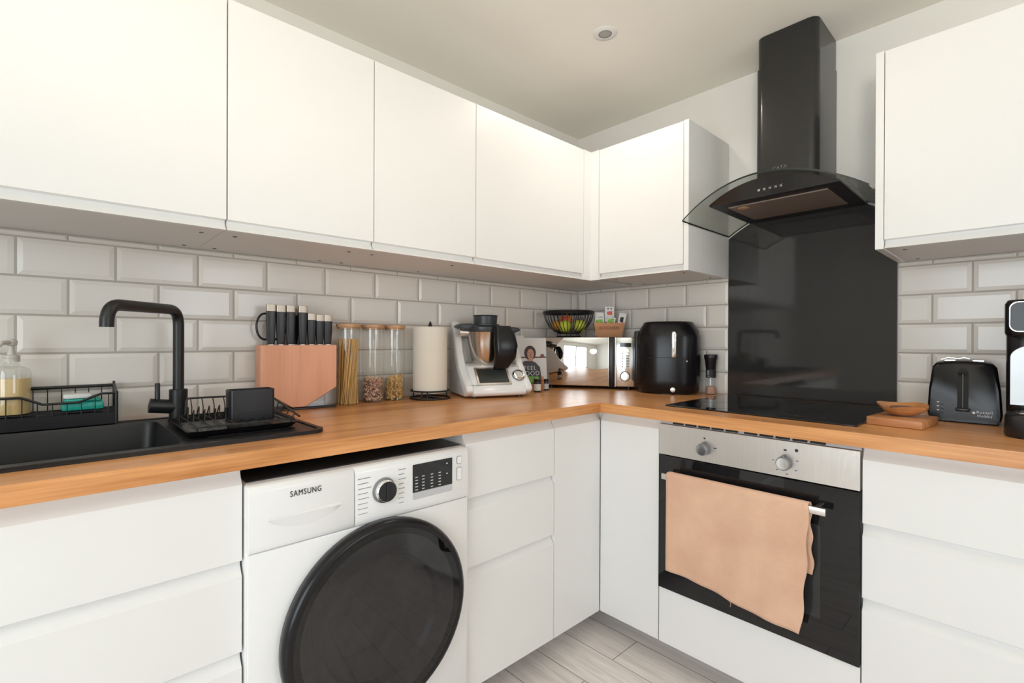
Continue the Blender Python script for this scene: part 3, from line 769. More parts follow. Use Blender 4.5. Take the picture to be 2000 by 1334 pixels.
text('lettering', 'GOOD', .030, M['whiteink'], ck, (0, -.0065, .074), (PI / 2 - math.radians(5), 0, 0), .0002)
ck2 = thing('cookbook', 'white cookbook with a yellow flower, behind the one showing a person', 'book', (.045, -.560, .9115), math.radians(72))
b = B(); box(b, -.095, .07, 0, .018, 0, .262, .001, 1, mtx=Matrix.Rotation(math.radians(-3), 4, 'X'))
ob('cover', b, M['white'], ck2)
b = B()
for k in range(6): sphere(b, (-.045 + .012 * math.cos(k), -.0005, .235 + .012 * math.sin(k)), .008, 1, .1, 1, 10, 6)
box(b, -.047, -.042, -.0015, -.0005, .12, .23)
ob('printed_flower', b, M['yellow'], ck2)
def spice(x, y, r, h, lab, m2, label):
    j = thing('spice_jar', label, 'jar', (x, y, .9102))
    ob('jar_body', lathe(B(), [(0, 0), (r - .001, 0), (r, .002), (r, h - .014), (r - .003, h - .010)], 24), M['kitgrey'], j)
    ob('cap', lathe(B(), [(r - .001, h - .012), (r, h - .010), (r, h - .001), (r - .002, h), (0, h)], 24), M['plastic'], j)
    if lab: ob('paper_label', lathe(B(), [(r + .0003, .008), (r + .0003, h - .022)], 24, caps=False), m2, j)
spice(.232, -.575, .0175, .060, True, M['white'], 'small dark spice jar with a pale label, next to the food processor')
spice(.205, -.490, .0150, .055, True, M['applgrey'], 'small grey-labelled spice jar in front of the cookbook, nearest the microwave')
pg = thing('wooden_spatula', 'small upright wooden stick between the two spice jars', 'wooden stick', (.222, -.530, .9102), .5)
ob('stick', box(B(), -.0065, .0065, -.003, .003, 0, .070, .002, 2), M['board'], pg)

# ------------------------------------------------------------------ microwave
ua = math.atan2(.2389, .3760)
mv = thing('microwave', 'microwave with mirrored door set across the corner of the worktop', 'microwave', (.104, -.3925, .9105), ua)
# local: x along the front from the left corner, y to the back
mwid, mh0, mh1 = .4455, .012, .2565
ob('casing', prism(B(), [(0, .004), (mwid, .004), (mwid, .155), (mwid - .16, .285), (.16, .285), (0, .110)], 'z', mh0, mh1, .002, 1), M['plastic'], mv)
b = B(); box(b, .002, .322, -.010, .0035, mh0 + .004, mh1 - .002, .002); ob('door', b, M['mirror'], mv)
b = B(); box(b, .323, .351, -.011, .0035, mh0 + .004, mh1 - .002, .001); ob('door_handle', b, M['gloss'], mv)
b = B(); box(b, .3535, mwid - .001, -.009, .0035, mh0 + .004, mh1 - .002, .002); ob('control_panel', b, M['chrome'], mv)
b = B(); box(b, .318, .3225, -.012, .0035, mh0 + .002, mh1 - .001, .001); box(b, .3515, .3535, -.0105, .0, mh0 + .002, mh1 - .001); ob('trim_strip', b, M['steel'], mv)
b = B(); lathe(b, [(.021, 0), (.021, .010), (.019, .014), (0, .0145)], 32, mtx=Matrix.Translation((.400, -.009, .066)) @ Matrix.Rotation(PI / 2, 4, 'X')); ob('knob', b, M['chrome'], mv)
b = B(); lathe(b, [(.0245, 0), (.0245, .002)], 32, mtx=Matrix.Translation((.400, -.009, .066)) @ Matrix.Rotation(PI / 2, 4, 'X')); ob('knob_ring', b, M['greyink'], mv)
b = B()
for k in range(6):
    zz = .11 + k * .013
    box(b, .383, .392, -.0095, -.0088, zz, zz + .005); box(b, .405, .418, -.0095, -.0088, zz + .002, zz + .006)
ob('printed_symbols', b, M['greyink'], mv)
ob('clock_display', box(B(), .375, .428, -.0098, -.0088, .208, .228, .0005, 1), M['blackglass'], mv)
for x, y in ((.03, .03), (mwid - .03, .03), (.17, .25), (mwid - .17, .25)): ob('foot', lathe(B(), [(.012, 0), (.012, .0125)], 14, x, y, 0), M['plastic'], mv)

# fruit basket on the microwave
fx, fy, fz = .152, -.262, 1.1675
fb = thing('fruit_basket', 'black wire fruit basket standing on the microwave', 'basket', (fx, fy, fz))
b = B(); RB, HB = .128, .128
rim = [(RB * math.cos(2 * PI * k / 56), RB * math.sin(2 * PI * k / 56), HB) for k in range(56)]
tube(b, rim, .0055, 8, closed=True)
tube(b, [(p[0], p[1], HB - .008) for p in rim], .0030, 8, closed=True)
tube(b, [(.060 * math.cos(2 * PI * k / 40), .060 * math.sin(2 * PI * k / 40), .003) for k in range(40)], .003, 8, closed=True)
tube(b, [(.056 * math.cos(2 * PI * k / 40), .056 * math.sin(2 * PI * k / 40), .018) for k in range(40)], .003, 8, closed=True)
for k in range(6):
    a = k * PI / 3; tube(b, [(.060 * math.cos(a), .060 * math.sin(a), .003), (.056 * math.cos(a), .056 * math.sin(a), .018)], .002, 6)
for k in range(34):
    a = 2 * PI * k / 34
    tube(b, [(r_ * math.cos(a), r_ * math.sin(a), z_) for r_, z_ in ((.02, .017), (.050, .019), (.074, .029), (.098, .050), (.114, .075), (.124, .100), (.128, .126))], .0021, 5)
tube(b, [(.02 * math.cos(2 * PI * k / 16), .02 * math.sin(2 * PI * k / 16), .017) for k in range(16)], .002, 6, closed=True)
ob('wire_bowl', b, M['wire'], fb)
def fruit(name, x, y, z, r, m, label, cat, sz=.92):
    f = thing(name, label, cat, (fx + x, fy + y, fz + z))
    b = B(); lathe(b, [(0, -.78 * r * sz), (.35 * r, -.9 * r * sz), (.7 * r, -.72 * r * sz), (.95 * r, -.25 * r * sz), (r, .1 * r * sz), (.93 * r, .45 * r * sz), (.7 * r, .78 * r * sz), (.4 * r, .9 * r * sz), (.15 * r, .84 * r * sz), (0, .72 * r * sz)], 28)
    ob('fruit_flesh', b, m, f, smooth=60)
    ob('stem', tube(B(), [(0, 0, r * .7 * sz), (.002, .001, r * 1.05 * sz)], .0014, 6), M['stalk'], f)
fruit('red_apple', -.012, -.008, .082, .036, M['apple'], 'red apple on top of the fruit in the wire basket', 'apple')
fruit('green_apple', .012, -.042, .052, .032, M['lemon'], 'yellow-green apple under the red apple in the wire basket', 'apple', 1.05)
fruit('green_apple', .052, .028, .055, .033, M['lemon'], 'yellow-green apple on the side of the basket nearest the wooden crate', 'apple', 1.05)
fruit('orange', -.052, -.030, .056, .030, M['orange'], 'orange behind the wires on the cookbook side of the basket', 'orange', .97)

# small wooden crate on the microwave with packets
cr = thing('small_crate', 'small tapered wooden crate of tea packets on the microwave', 'crate', (.300, -.120, 1.1675), ua + math.radians(8))
b = B(); tb = B()
def ring(w_, d_, z): return [tb.verts.new(p + (z,)) for p in ((-w_, -d_), (w_, -d_), (w_, d_), (-w_, d_))]
a1, a2, a3, a4 = ring(.062, .034, 0), ring(.078, .045, .072), ring(.073, .040, .072), ring(.058, .030, .005)
tb.faces.new(a1); tb.faces.new(a4)
for P_, Q_ in ((a1, a2), (a2, a3), (a3, a4)):
    for i in range(4): tb.faces.new((P_[i], P_[(i + 1) % 4], Q_[(i + 1) % 4], Q_[i]))
merge(b, tb); ob('crate_body', b, M['crate'], cr, smooth=0)
text('lettering', 'KITCHEN', .021, M['brown'], cr, (0, -.0440, .045), (PI / 2 + .15, 0, 0), .0003)
GP = 'small packets standing in the crate'
def packet(x, y, w_, h_, rot, lab, cols):
    p = thing('tea_packet', lab, 'packet', (0, 0, 0), 0, GP)
    mw = world_of(cr) @ Vector((x, y, .0055)); p.location = mw; p.rotation_euler = (0, rot, cr.rotation_euler.z)
    b = B(); prism(b, [(-w_, 0), (w_, 0), (w_, h_), (w_ * .8, h_ + .003), (w_ * .6, h_), (w_ * .3, h_ + .003), (0, h_), (-w_ * .3, h_ + .003), (-w_ * .6, h_), (-w_ * .8, h_ + .003), (-w_, h_)], 'y', -.004, .004, .001, 1)
    ob('wrapper', b, M['white'], p)
    for (px0, px1, pz0, pz1, m) in cols:
        ob('printed_patch', prism(B(), [(px0 * w_, pz0 * h_), (px1 * w_, pz0 * h_ * .98), (px1 * w_ * .9, pz1 * h_), (px0 * w_, pz1 * h_ * .97)], 'y', -.0048, -.0041), m, p)
packet(-.046, .0, .023, .120, 0, 'white and green packet, nearest the fruit basket in the crate', [(-.8, .8, .55, .72, M['green']), (-.7, .7, .8, .83, M['greyink'])])
packet(-.008, -.012, .020, .098, .25, 'lime green packet lying low in the middle of the crate', [(-.8, .8, .5, .95, M['green']), (-.2, .2, .6, .8, M['navy'])])
packet(.005, .008, .024, .150, 0, 'tallest packet with red and navy print in the crate', [(-.5, .6, .73, .86, M['red']), (-.1, .9, .45, .66, M['navy']), (-.9, -.2, .4, .5, M['navy']), (-.5, -.2, .93, .97, M['ink']), (.2, .5, .93, .97, M['ink'])])
packet(.052, .0, .019, .118, .18, 'white packet with dark print, at the air fryer end of the crate', [(-.5, .4, .62, .84, M['ink']), (0, .5, .56, .62, M['red'])])

# ------------------------------------------------------------------ air fryer
af = thing('air_fryer', 'large black air fryer between the microwave and the hob', 'air fryer', (.640, -.126, .9105), math.radians(27))
def rr_ring(tb, a, c, r, z, n=7): return [tb.verts.new((p[0], p[1], z)) for p in rrect(-a, a, -c, c, r, n)]
def loft(rings):
    tb = B(); rr = [rr_ring(tb, *q) for q in rings]
    for P_, Q_ in zip(rr, rr[1:]):
        for i in range(len(P_)): tb.faces.new((P_[i], P_[(i + 1) % len(P_)], Q_[(i + 1) % len(P_)], Q_[i]))
    tb.faces.new(rr[0]); tb.faces.new(rr[-1]); return tb
ob('body', loft([(.128, .10, .098, .004), (.134, .106, .104, .012), (.140, .110, .108, .06), (.141, .111, .109, .15), (.140, .110, .108, .255), (.132, .103, .101, .285), (.116, .090, .088, .312), (.110, .086, .084, .322), (.102, .080, .078, .326)]), M['gloss'], af, smooth=50)
b = B(); prism(b, [(-.0095, 0), (.0095, 0), (.0095, .105), (.006, .115), (-.006, .115), (-.0095, .105)], 'y', -.012, .0, .003, 2, mtx=Matrix.Translation((.028, -.108, .165)))
ob('drawer_handle', b, M['chrome'], af)
b = B(); box(b, -.085, .085, -.1125, -.108, .163, .1645); ob('drawer_seam', b, M['void'], af)
ob('indicator', lathe(B(), [(.004, 0), (.004, .003), (0, .004)], 12, mtx=Matrix.Translation((.082, -.098, .148)) @ Matrix.Rotation(PI / 2, 4, 'X') @ Matrix.Rotation(.6, 4, 'Y')), M['chrome'], af)
b = B(); lathe(b, [(.011, 0), (.011, .003), (.008, .004), (0, .004)], 16, mtx=Matrix.Translation((.024, -.110, .022)) @ Matrix.Rotation(PI / 2, 4, 'X')); ob('badge', b, M['steel'], af)
b = B(); box(b, -.153, -.12, -.02, .055, .03, .285, .008); ob('rear_housing', b, M['plastic'], af)
b = B(); lathe(b, [(.11, 0), (.11, .005)], 30, sy=.78); ob('foot_ring', b, M['plastic'], af)

# ------------------------------------------------------------------ salt mill
sm_ = thing('salt_mill', 'clear salt mill with black cap between the air fryer and splashback', 'mill', (.803, -.042, .9102))
ob('glass_body', lathe(B(), [(0, .001), (.0225, .001), (.024, .004), (.0225, .05), (.0195, .105), (.0195, .112)], 28, caps=False), M['clear'], sm_)
ob('salt', lathe(B(), [(0, .003), (.0215, .003), (.0215, .02), (.0195, .034), (0, .037)], 24), M['salt'], sm_)
ob('neck_label', lathe(B(), [(.0212, .074), (.0212, .112)], 24, caps=False), M['ink'], sm_)
text('lettering', 'SALT', .012, M['whiteink'], sm_, (-.002, -.0218, .092), (PI / 2, PI / 2, 0), .0003)
ob('cap', lathe(B(), [(.0205, .112), (.0215, .114), (.025, .150), (.029, .164), (.029, .174), (.027, .178), (0, .178)], 28), M['plastic'], sm_)

# ------------------------------------------------------------------ hob, splashback
hb = thing('induction_hob', 'black glass induction hob set in the worktop below the splashback', 'hob', (1.168, -.31, .9101))
ob('glass_top', prism(B(), rrect(.873, 1.463, -.568, -.052, .008), 'z', .9101, .9150, .0012, 1), M['hobglass'], hb, world=True)
b = B()
for x, y, r in ((1.02, -.43, .09), (1.30, -.43, .07), (1.02, -.19, .07), (1.30, -.19, .09)):
    tube(b, [(x + r * math.cos(2 * PI * k / 48), y + r * math.sin(2 * PI * k / 48), .9149) for k in range(48)], .0004, 4, closed=True)
ob('zone_markings', b, M['hobmark'], hb, world=True)
top = [(.8645 + (1.4635 - .8645) * k / 24, 0) for k in range(25)]
pts = [(.8645, .9105)] + [(x, 1.7075 - 1.142 * (x - 1.167) ** 2) for x, _ in top] + [(1.4635, .9105)]
b = prism(B(), pts, 'y', -.0055, .0055)
o = ob('splashback', b, M['splash'], smooth=0); tag(centre_origin(o), 'black glass splashback panel on the wall behind the hob', 'splashback')

# ------------------------------------------------------------------ cooker hood
hd = thing('cooker_hood', 'black chimney cooker hood with curved glass canopy', 'cooker hood', (1.167, -.12, 1.655))
cx = 1.167; arch = lambda x: 1.713 - 1.142 * (x - cx) ** 2
fy_ = lambda x: -(.475 - .50 * (x - cx) ** 2)
# chimney sections with rounded front corners
def chim(x0, x1, y0, z0, z1, r=.03):
    p = [(x0, -.001)] + [(x0 + r - r * math.cos(a * PI / 12), y0 + r - r * math.sin(a * PI / 12)) for a in range(7)] + [(x1 - r + r * math.sin(a * PI / 12), y0 + r - r * math.cos(a * PI / 12)) for a in range(7)] + [(x1, -.001)]
    return prism(B(), p, 'z', z0, z1)
ob('chimney', chim(1.060, 1.274, -.235, 1.711, 2.19), M['hood'], hd, world=True)
ob('upper_chimney', chim(1.063, 1.271, -.231, 2.19, ZC - .001), M['hood'], hd, world=True)
# canopy glass 6 mm thick
b = B(); N = 32; tb = B(); V = []
for k in range(N + 1):
    x = .8665 + (1.4620 - .8665) * k / N; row = []
    for lay in (0, .006):
        row.append([tb.verts.new((x, y, arch(x) + lay)) for y in (-.0062, fy_(x))])
    V.append(row)
for k in range(N):
    a, c = V[k], V[k + 1]
    f1 = tb.faces.new((a[0][0], a[0][1], c[0][1], c[0][0])); f2 = tb.faces.new((a[1][0], c[1][0], c[1][1], a[1][1]))
    for p in (0, 1):
        f = tb.faces.new((a[0][p], c[0][p], c[1][p], a[1][p])); f.material_index = 1
for r_ in (V[0], V[-1]):
    f = tb.faces.new((r_[0][0], r_[0][1], r_[1][1], r_[1][0])); f.material_index = 1
merge(b, tb)
ob('glass_canopy', b, M['hoodglass'], hd, world=True, mats=[M['hoodglass'], M['glassedge']])
# motor box: flat underside, arched top
bx0_, bx1_, zb_ = .957, 1.377, 1.656
b = B(); tb = B(); N = 24; lo, hi, lob, hib = [], [], [], []
for k in range(N + 1):
    x = bx0_ + (bx1_ - bx0_) * k / N; yf = -.395 - .035 * (1 - ((x - cx) / .21) ** 2)
    zt_ = max(arch(x) - .0008, zb_ + .001)
    lo.append(tb.verts.new((x, -.392, zb_))); hi.append(tb.verts.new((x, yf, zt_))); lob.append(tb.verts.new((x, -.007, zb_))); hib.append(tb.verts.new((x, -.007, zt_)))
for k in range(N):
    tb.faces.new((lo[k], lo[k + 1], hi[k + 1], hi[k])); tb.faces.new((hi[k], hi[k + 1], hib[k + 1], hib[k])); tb.faces.new((lob[k], hib[k], hib[k + 1], lob[k + 1]))
    f = tb.faces.new((lo[k], lob[k], lob[k + 1], lo[k + 1])); f.material_index = 1
for k in (0, N): tb.faces.new((lo[k], hi[k], hib[k], lob[k]))
merge(b, tb); ob('motor_box', b, M['hood'], hd, world=True, mats=[M['hood'], M['hoodunder']])
ob('grease_filter', box(B(), 1.003, 1.331, -.335, -.085, zb_ - .004, zb_ + .002, .001, 1), M['filter'], hd, world=True)
ob('lamp', lathe(B(), [(.017, -.0055), (.020, -.0045), (.020, 0)], 20, 1.045, -.30, zb_), M['bamboo'], hd, world=True)
for x in (1.141, 1.159, 1.177, 1.195, 1.212):
    ob('button', lathe(B(), [(.0045, 0), (.0045, .004), (.0035, .005), (0, .005)], 14, mtx=Matrix.Translation((x, -.408, 1.6765)) @ Matrix.Rotation(PI / 2 + .55, 4, 'X')), M['chrome'], hd, world=True)
text('lettering', 'CATA', .017, M['greytext'], hd, (1.150 - 1.167, -.2355 + .12, 1.795 - 1.655), FY, .0003)

# ------------------------------------------------------------------ built-in oven
ov = thing('oven', 'built-in oven with steel control panel and black glass door', 'oven', (1.188, -.34, .28))
ox0_, ox1_ = .8935, 1.4855; OF = -.640
ob('oven_body', box(B(), .90, 1.478, -.60, -.06, .285, .862), M['void'], ov, world=True)
ob('control_panel', box(B(), ox0_, ox1_, OF, OF + .03, .7505, .8575, .001, 1), M['steel'], ov, world=True)
dd = ob('door', box(B(), ox0_, ox1_, OF - .002, OF + .028, .2815, .7475, .0015, 1), M['blackglass'], ov, world=True)
ob('inner_window', box(B(), .985, 1.395, OF - .0028, OF - .0019, .375, .635, .0002, 1), M['splash'], dd, world=True)
b = B(); box(b, .930, 1.418, OF - .048, OF - .036, .677, .697, .002, 2); box(b, .950, .962, OF - .037, OF - .002, .680, .694, .001, 1); box(b, 1.386, 1.398, OF - .037, OF - .002, .680, .694, .001, 1)
ob('handle', b, M['steel'], dd, world=True)
def oven_knob(x, a):
    k = ob('knob', lathe(B(), [(.019, 0), (.020, .002), (.020, .022), (.018, .024)], 12, mtx=Matrix.Translation((x, OF, .794)) @ Matrix.Rotation(PI / 2, 4, 'X')), M['greyink'], ov, world=True, smooth=10)
    ob('knob_face', lathe(B(), [(.0170, .0235), (.0165, .026), (0, .0262)], 24, mtx=Matrix.Translation((x, OF, .794)) @ Matrix.Rotation(PI / 2, 4, 'X')), M['chrome'], k, world=True)
    ob('knob_pointer', box(B(), x - .003, x + .003, OF - .02, OF - .0, .812, .818, .001, 1), M['greyink'], k, world=True)
oven_knob(1.0605, 0); oven_knob(1.3035, 0)
b = B()
for a in range(5):
    an = PI * (.1 - a * .28); box(b, 1.3035 + .033 * math.cos(an) - .003, 1.3035 + .033 * math.cos(an) + .003, OF - .0006, OF, .794 + .033 * math.sin(an) - .001, .794 + .033 * math.sin(an) + .001)
box(b, 1.299, 1.307, OF - .0006, OF, .828, .833); box(b, 1.0565, 1.0625, OF - .0006, OF, .826, .831); box(b, 1.090, 1.100, OF - .0006, OF, .800, .803)
lathe(b, [(.0045, 0), (.0045, .0012)], 14, mtx=Matrix.Translation((1.333, OF, .834)) @ Matrix.Rotation(PI / 2, 4, 'X'))
ob('printed_markings', b, M['ink'], ov, world=True)
b = B(); x = .945
for k in range(10):
    w_ = .038
    if k == 5: x += .012
    box(b, x, x + w_, -.6385, -.632, .8608, .8668, .001, 1); x += w_ + .0075
ob('vent_slots', b, M['void'], ov, world=True)
ob('steel_edge', box(B(), ox0_ + .002, ox1_ + .001, -.632, -.618, .8585, .868), M['applgrey'], ov, world=True)
ph_ = thing('base_cabinet', 'white oven housing with a plain panel under the oven', 'cabinet', (1.19, -.31, .085), group=GB)
b = B(); box(b, .8925, .8932, -.61, -.02, Z0, .8715); box(b, 1.4862, 1.4880, -.61, -.02, Z0, .8715); box(b, .8932, 1.4862, -.61, -.02, Z0, .10)
ob('carcass', b, M['carcass'], ph_, world=True, smooth=0)
ob('lower_panel', box(B(), .8935, 1.4865, -DL, -DL + .018, Z0 + .001, .2795, .001, 1), M['cab'], ph_, world=True)

# tea towel over the oven handle
tt = thing('tea_towel', 'dusty pink towel folded over the oven door handle', 'towel', (1.165, -.685, .34))
def cloth(x0, x1, zl0, zl1, front_, bow):
    """hangs from z=.699; bottom runs from zl0 (left) to zl1 (right)"""
    tb = B(); NX, NZ = 46, 40; V = []
    for j in range(NZ + 1):
        r_ = []
        for i in range(NX + 1):
            u, v = i / NX, j / NZ
            zl = zl0 + (zl1 - zl0) * u + .003 * math.sin(u * 5.5)
            x = x0 + (x1 - x0) * u - bow * v * v * u + .003 * math.sin(v * 17)*u
            z = .699 - (.699 - zl) * v
            y = front_ - .004 * math.sin(u * 9 + v * 2) * v - .003 * math.sin(u * 23 + 1.3 * v) * v + .006 * v
            r_.append(tb.verts.new((x, y, z)))
        V.append(r_)
    for j in range(NZ):
        for i in range(NX): tb.faces.new((V[j][i], V[j][i + 1], V[j + 1][i + 1], V[j + 1][i]))
    return tb, V
tb, V = cloth(.952, 1.378, .374, .332, OF - .0535, .022)
tb2, V2 = cloth(.960, 1.3795, .52, .50, OF - .0300, -.003)
b = B(); 
for i in range(0): pass
me_ = merge(b, tb); merge(b, tb2)
# the fold across the top of the handle
tb = B(); V = []
for j in range(7):
    a = PI * j / 6; r_ = []
    for i in range(47):
        u = i / 46; xa = .952 + .426 * u; xb_ = .960 + .4195 * u; w_ = j / 6
        r_.append(tb.verts.new((xa * (1 - w_) + xb_ * w_, OF - .04175 - .01175 * math.cos(a), .699 + .006 * math.sin(a))))
    V.append(r_)
for j in range(6):
    for i in range(46): tb.faces.new((V[j][i], V[j][i + 1], V[j + 1][i + 1], V[j + 1][i]))
merge(b, tb); bmesh.ops.remove_doubles(b, verts=b.verts[:], dist=.0006)
tw = ob('towel_cloth', b, M['towel'], tt, world=True, smooth=80)
md = tw.modifiers.new('thickness', 'SOLIDIFY'); md.thickness = .0028; md.offset = 0
b = B(); tube(b, [(1.165, OF - .0525, .356), (1.170, OF - .053, .344), (1.168, OF - .054, .336)], .0006, 5)
ob('loose_thread', b, M['towel'], tt, world=True)

# ------------------------------------------------------------------ washing machine
wm = thing('washing_machine', 'white washing machine with large dark round door', 'washing machine', (.36, -1.605, 0))
wy0, wy1, wf = -1.9025, -1.3080, .655
b = B(); box(b, .06, wf - .004, wy0, wy1, .012, .834, .008, 3)
ob('body', b, M['appl'], wm, world=True)
ob('dark_top_sheet', box(B(), .075, wf - .030, wy0 + .006, wy1 - .006, .8342, .8365, .001, 1), M['kitgrey'], wm, world=True)  # dark grey sheet lying over the machine's white top
b = B(); box(b, wf - .01, wf + .001, wy0 + .001, wy1 - .001, .012, .6855, .004, 2); ob('front_panel', b, M['appl'], wm, world=True)
b = B(); prism(b, [(wf - .01, .6875), (wf + .003, .6875), (wf + .0045, .70), (wf + .003, .818), (wf - .004, .831), (wf - .01, .8325)], 'y', -1.6605, wy1 - .001, .003, 2)
cp = ob('control_panel', b, M['appl'], wm, world=True)
b = B(); y0_, y1_ = wy0 + .001, -1.6625
# detergent drawer with scooped grip
out = [(wf - .01, .6875), (wf + .003, .6875), (wf + .0045, .70), (wf + .003, .818), (wf - .004, .831), (wf - .01, .8325)]
prism(b, out, 'y', y0_, y1_, .003, 2)
dw = ob('detergent_drawer', b, M['appl'], wm, world=True)
b = B(); tb = B(); N = 20; rows_ = []
for k in range(N + 1):
    u = k / N; yy = -1.862 + .165 * u; rows_.append([tb.verts.new((wf + .0036, yy, .757)), tb.verts.new((wf + .0090, yy, .757 - .004)), tb.verts.new((wf + .0036, yy, .757 - .006 - .030 * math.sin(PI * min(1, u * 1.0)) ** .7))])
for a, c in zip(rows_, rows_[1:]):
    for i in range(3): tb.faces.new((a[i], a[(i + 1) % 3], c[(i + 1) % 3], c[i]))
tb.faces.new(rows_[0]); tb.faces.new(rows_[-1]); merge(b, tb)
ob('grip', b, M['appl'], dw, world=True, smooth=50)
text('lettering', 'SAMSUNG', .0185, M['ink'], dw, (wf + .0042 - .36, -1.780 + 1.605, .800), FX, .0004, sx=.76)
kx = Matrix.Translation((wf + .004, -1.5835, .7625)) @ Matrix.Rotation(PI / 2, 4, 'Y')
k = ob('programme_dial', lathe(B(), [(.032, 0), (.032, .003), (.0295, .005), (.0285, .006)], 44, mtx=kx), M['greyink'], wm, world=True)
ob('dial_rim', lathe(B(), [(.0285, .004), (.0285, .018), (.0265, .0205), (.0255, .0205), (.0255, .019)], 44, mtx=kx, caps=False), M['chrome'], k, world=True)
b = B(); lathe(b, [(.0255, .0195), (0, .0195)], 44, mtx=kx, caps=False); box(b, wf + .0235, wf + .0265, -1.5865, -1.5805, .740, .785, .0008, 1); ob('dial_face', b, M['plastic'], k, world=True)
ob('display', box(B(), wf + .003, wf + .0055, -1.4985, -1.3680, .7365, .8120, .001, 1), M['blackglass'], wm, world=True)
ob('button_strip', box(B(), wf + .003, wf + .0056, -1.4985, -1.3680, .7175, .7360, .001, 1), M['applgrey'], wm, world=True)
b = B()
for ci, (yy, nn) in enumerate(((-1.491, 5), (-1.470, 5), (-1.442, 5), (-1.416, 5))):
    for r_ in range(nn): box(b, wf + .0054, wf + .006, yy, yy + .008, .742 + r_ * .0085, .7445 + r_ * .0085)
box(b, wf + .0054, wf + .006, -1.390, -1.384, .7685, .7715); box(b, wf + .0054, wf + .006, -1.390, -1.385, .797, .800)
ob('display_segments', b, M['applgrey'], wm, world=True)
b = B()
for r_ in range(8):
    w_ = (.034, .028, .036, .026, .030, .026, .026, .026)[r_]; box(b, wf + .0035, wf + .0046, -1.6545, -1.6545 + w_, .802 - r_ * .0125, .8032 - r_ * .0125); box(b, wf + .0035, wf + .0046, -1.541, -1.541 + w_ * .6, .806 - r_ * .0125, .8072 - r_ * .0125)
ob('printed_programmes', b, M['greyink'], wm, world=True)
for z0_, z1_ in ((.790, .812), (.742, .780)):
    ob('panel_button', prism(B(), rrect(-1.352, -1.334, z0_, z1_, .004), 'x', wf + .003, wf + .0052, .0008, 1), M['greyink'], wm, world=True)
    ob('button_face', prism(B(), rrect(-1.3508, -1.3352, z0_ + .0012, z1_ - .0012, .0035), 'x', wf + .004, wf + .0060, .0005, 1), M['appl'], wm, world=True)
DYc, DZc = -1.593, .444
dm = Matrix.Translation((wf, DYc, DZc)) @ Matrix.Rotation(PI / 2, 4, 'Y')
dr_ = ob('door', lathe(B(), [(.205, .0), (.240, .0), (.247, .006), (.249, .024), (.246, .034), (.239, .040), (.230, .042), (.226, .039), (.203, .030)], 72, mtx=dm, caps=False), M['gloss'], wm, world=True, smooth=50)
ob('door_glass', lathe(B(), [(.2275, .0395), (.20, .0445), (.15, .0495), (.09, .053), (.04, .0545), (0, .055)], 72, mtx=dm, caps=False), M['smoke'], dr_, world=True, smooth=50)
ob('door_bowl', lathe(B(), [(.226, .034), (.195, .032), (.160, .028), (.152, .012), (.120, .007), (0, .004)], 64, mtx=dm, caps=False), mat('drum_steel', (.30, .29, .29), .3, metal=.7, bump=.5, bscale=80, var=.2, vscale=20), dr_, world=True)
for x, y in ((.12, wy0 + .05), (.12, wy1 - .05), (.58, wy0 + .05), (.58, wy1 - .05)): ob('foot', lathe(B(), [(.02, 0), (.02, .0125)], 16, x, y, 0), M['plastic'], wm, world=True)

# ------------------------------------------------------------------ board and wooden dish right of the hob
cb = thing('chopping_board', 'thick square wooden block at the right corner of the hob', 'chopping board', (1.540, -.405, .9102), math.radians(-6))
ob('board', box(B(), -.064, .064, -.085, .075, 0, .0235, .003, 2), M['board'], cb)
wd = thing('wooden_dish', 'rough oval wooden dish with dark centre lying on the block', 'dish', (1.538, -.402, .9385), math.radians(18)); wd.rotation_euler = (.10, 0, math.radians(18))
tb = B(); rr = []
for sc2, z, wob in ((.45, 0, .0), (.62, .003, .0), (.98, .021, .05), (1.0, .028, .06), (.92, .027, .05), (.55, .013, .0)):
    rr.append([tb.verts.new((.059 * sc2 * math.cos(a * PI / 18) * (1 + wob * math.sin(a * .9)), .046 * sc2 * math.sin(a * PI / 18) * (1 + wob * math.cos(a * 1.3)), z + (.003 * math.sin(a * .5) if z > .01 else 0))) for a in range(36)])
for P_, Q_ in zip(rr, rr[1:]):
    for i in range(36): tb.faces.new((P_[i], P_[(i + 1) % 36], Q_[(i + 1) % 36], Q_[i]))
tb.faces.new(rr[0]); tb.faces.new(rr[-1])
ob('dish_body', tb, M['bowlwood'], wd, smooth=60)
b = B(); prism(b, [(-.026, -.016), (.005, -.022), (.028, -.008), (.020, .014), (-.010, .018), (-.028, .006)], 'z', .0122, .0225, .002, 1); ob('dark_inlay', b, M['brown'], wd)

# ------------------------------------------------------------------ toaster
ts = thing('toaster', 'black two-slice toaster standing end-on beside the coffee machine', 'toaster', (1.651, -.147, .9102), math.radians(4))
b = B()
tprof = [(-.079, .012), (-.082, .03), (-.078, .10), (-.070, .165), (-.062, .176), (-.04, .1815), (0, .184), (.04, .1815), (.062, .176), (.070, .165), (.078, .10), (.082, .03), (.079, .012)]
tb = B(); rr = []
for y, s_ in ((-.115, .93), (-.108, .985), (-.095, 1), (.06, 1), (.07, .985), (.075, .94)):
    rr.append([tb.verts.new((p[0] * s_, y, .012 + (p[1] - .012) * s_)) for p in tprof])
for P_, Q_ in zip(rr, rr[1:]):
    for i in range(len(P_)): tb.faces.new((P_[i], P_[(i + 1) % len(P_)], Q_[(i + 1) % len(P_)], Q_[i]))
tb.faces.new(rr[0]); tb.faces.new(rr[-1])
ob('body', tb, M['gloss'], ts, smooth=50)
b = B(); box(b, -.045, -.017, -.085, .05, .180, .187, .002, 1); box(b, .017, .045, -.085, .05, .180, .187, .002, 1)
tube(b, [(-.05, -.09, .186), (-.035, -.09, .192), (-.01, -.09, .189), (0, -.09, .193), (.012, -.09, .189)], .0015, 6)
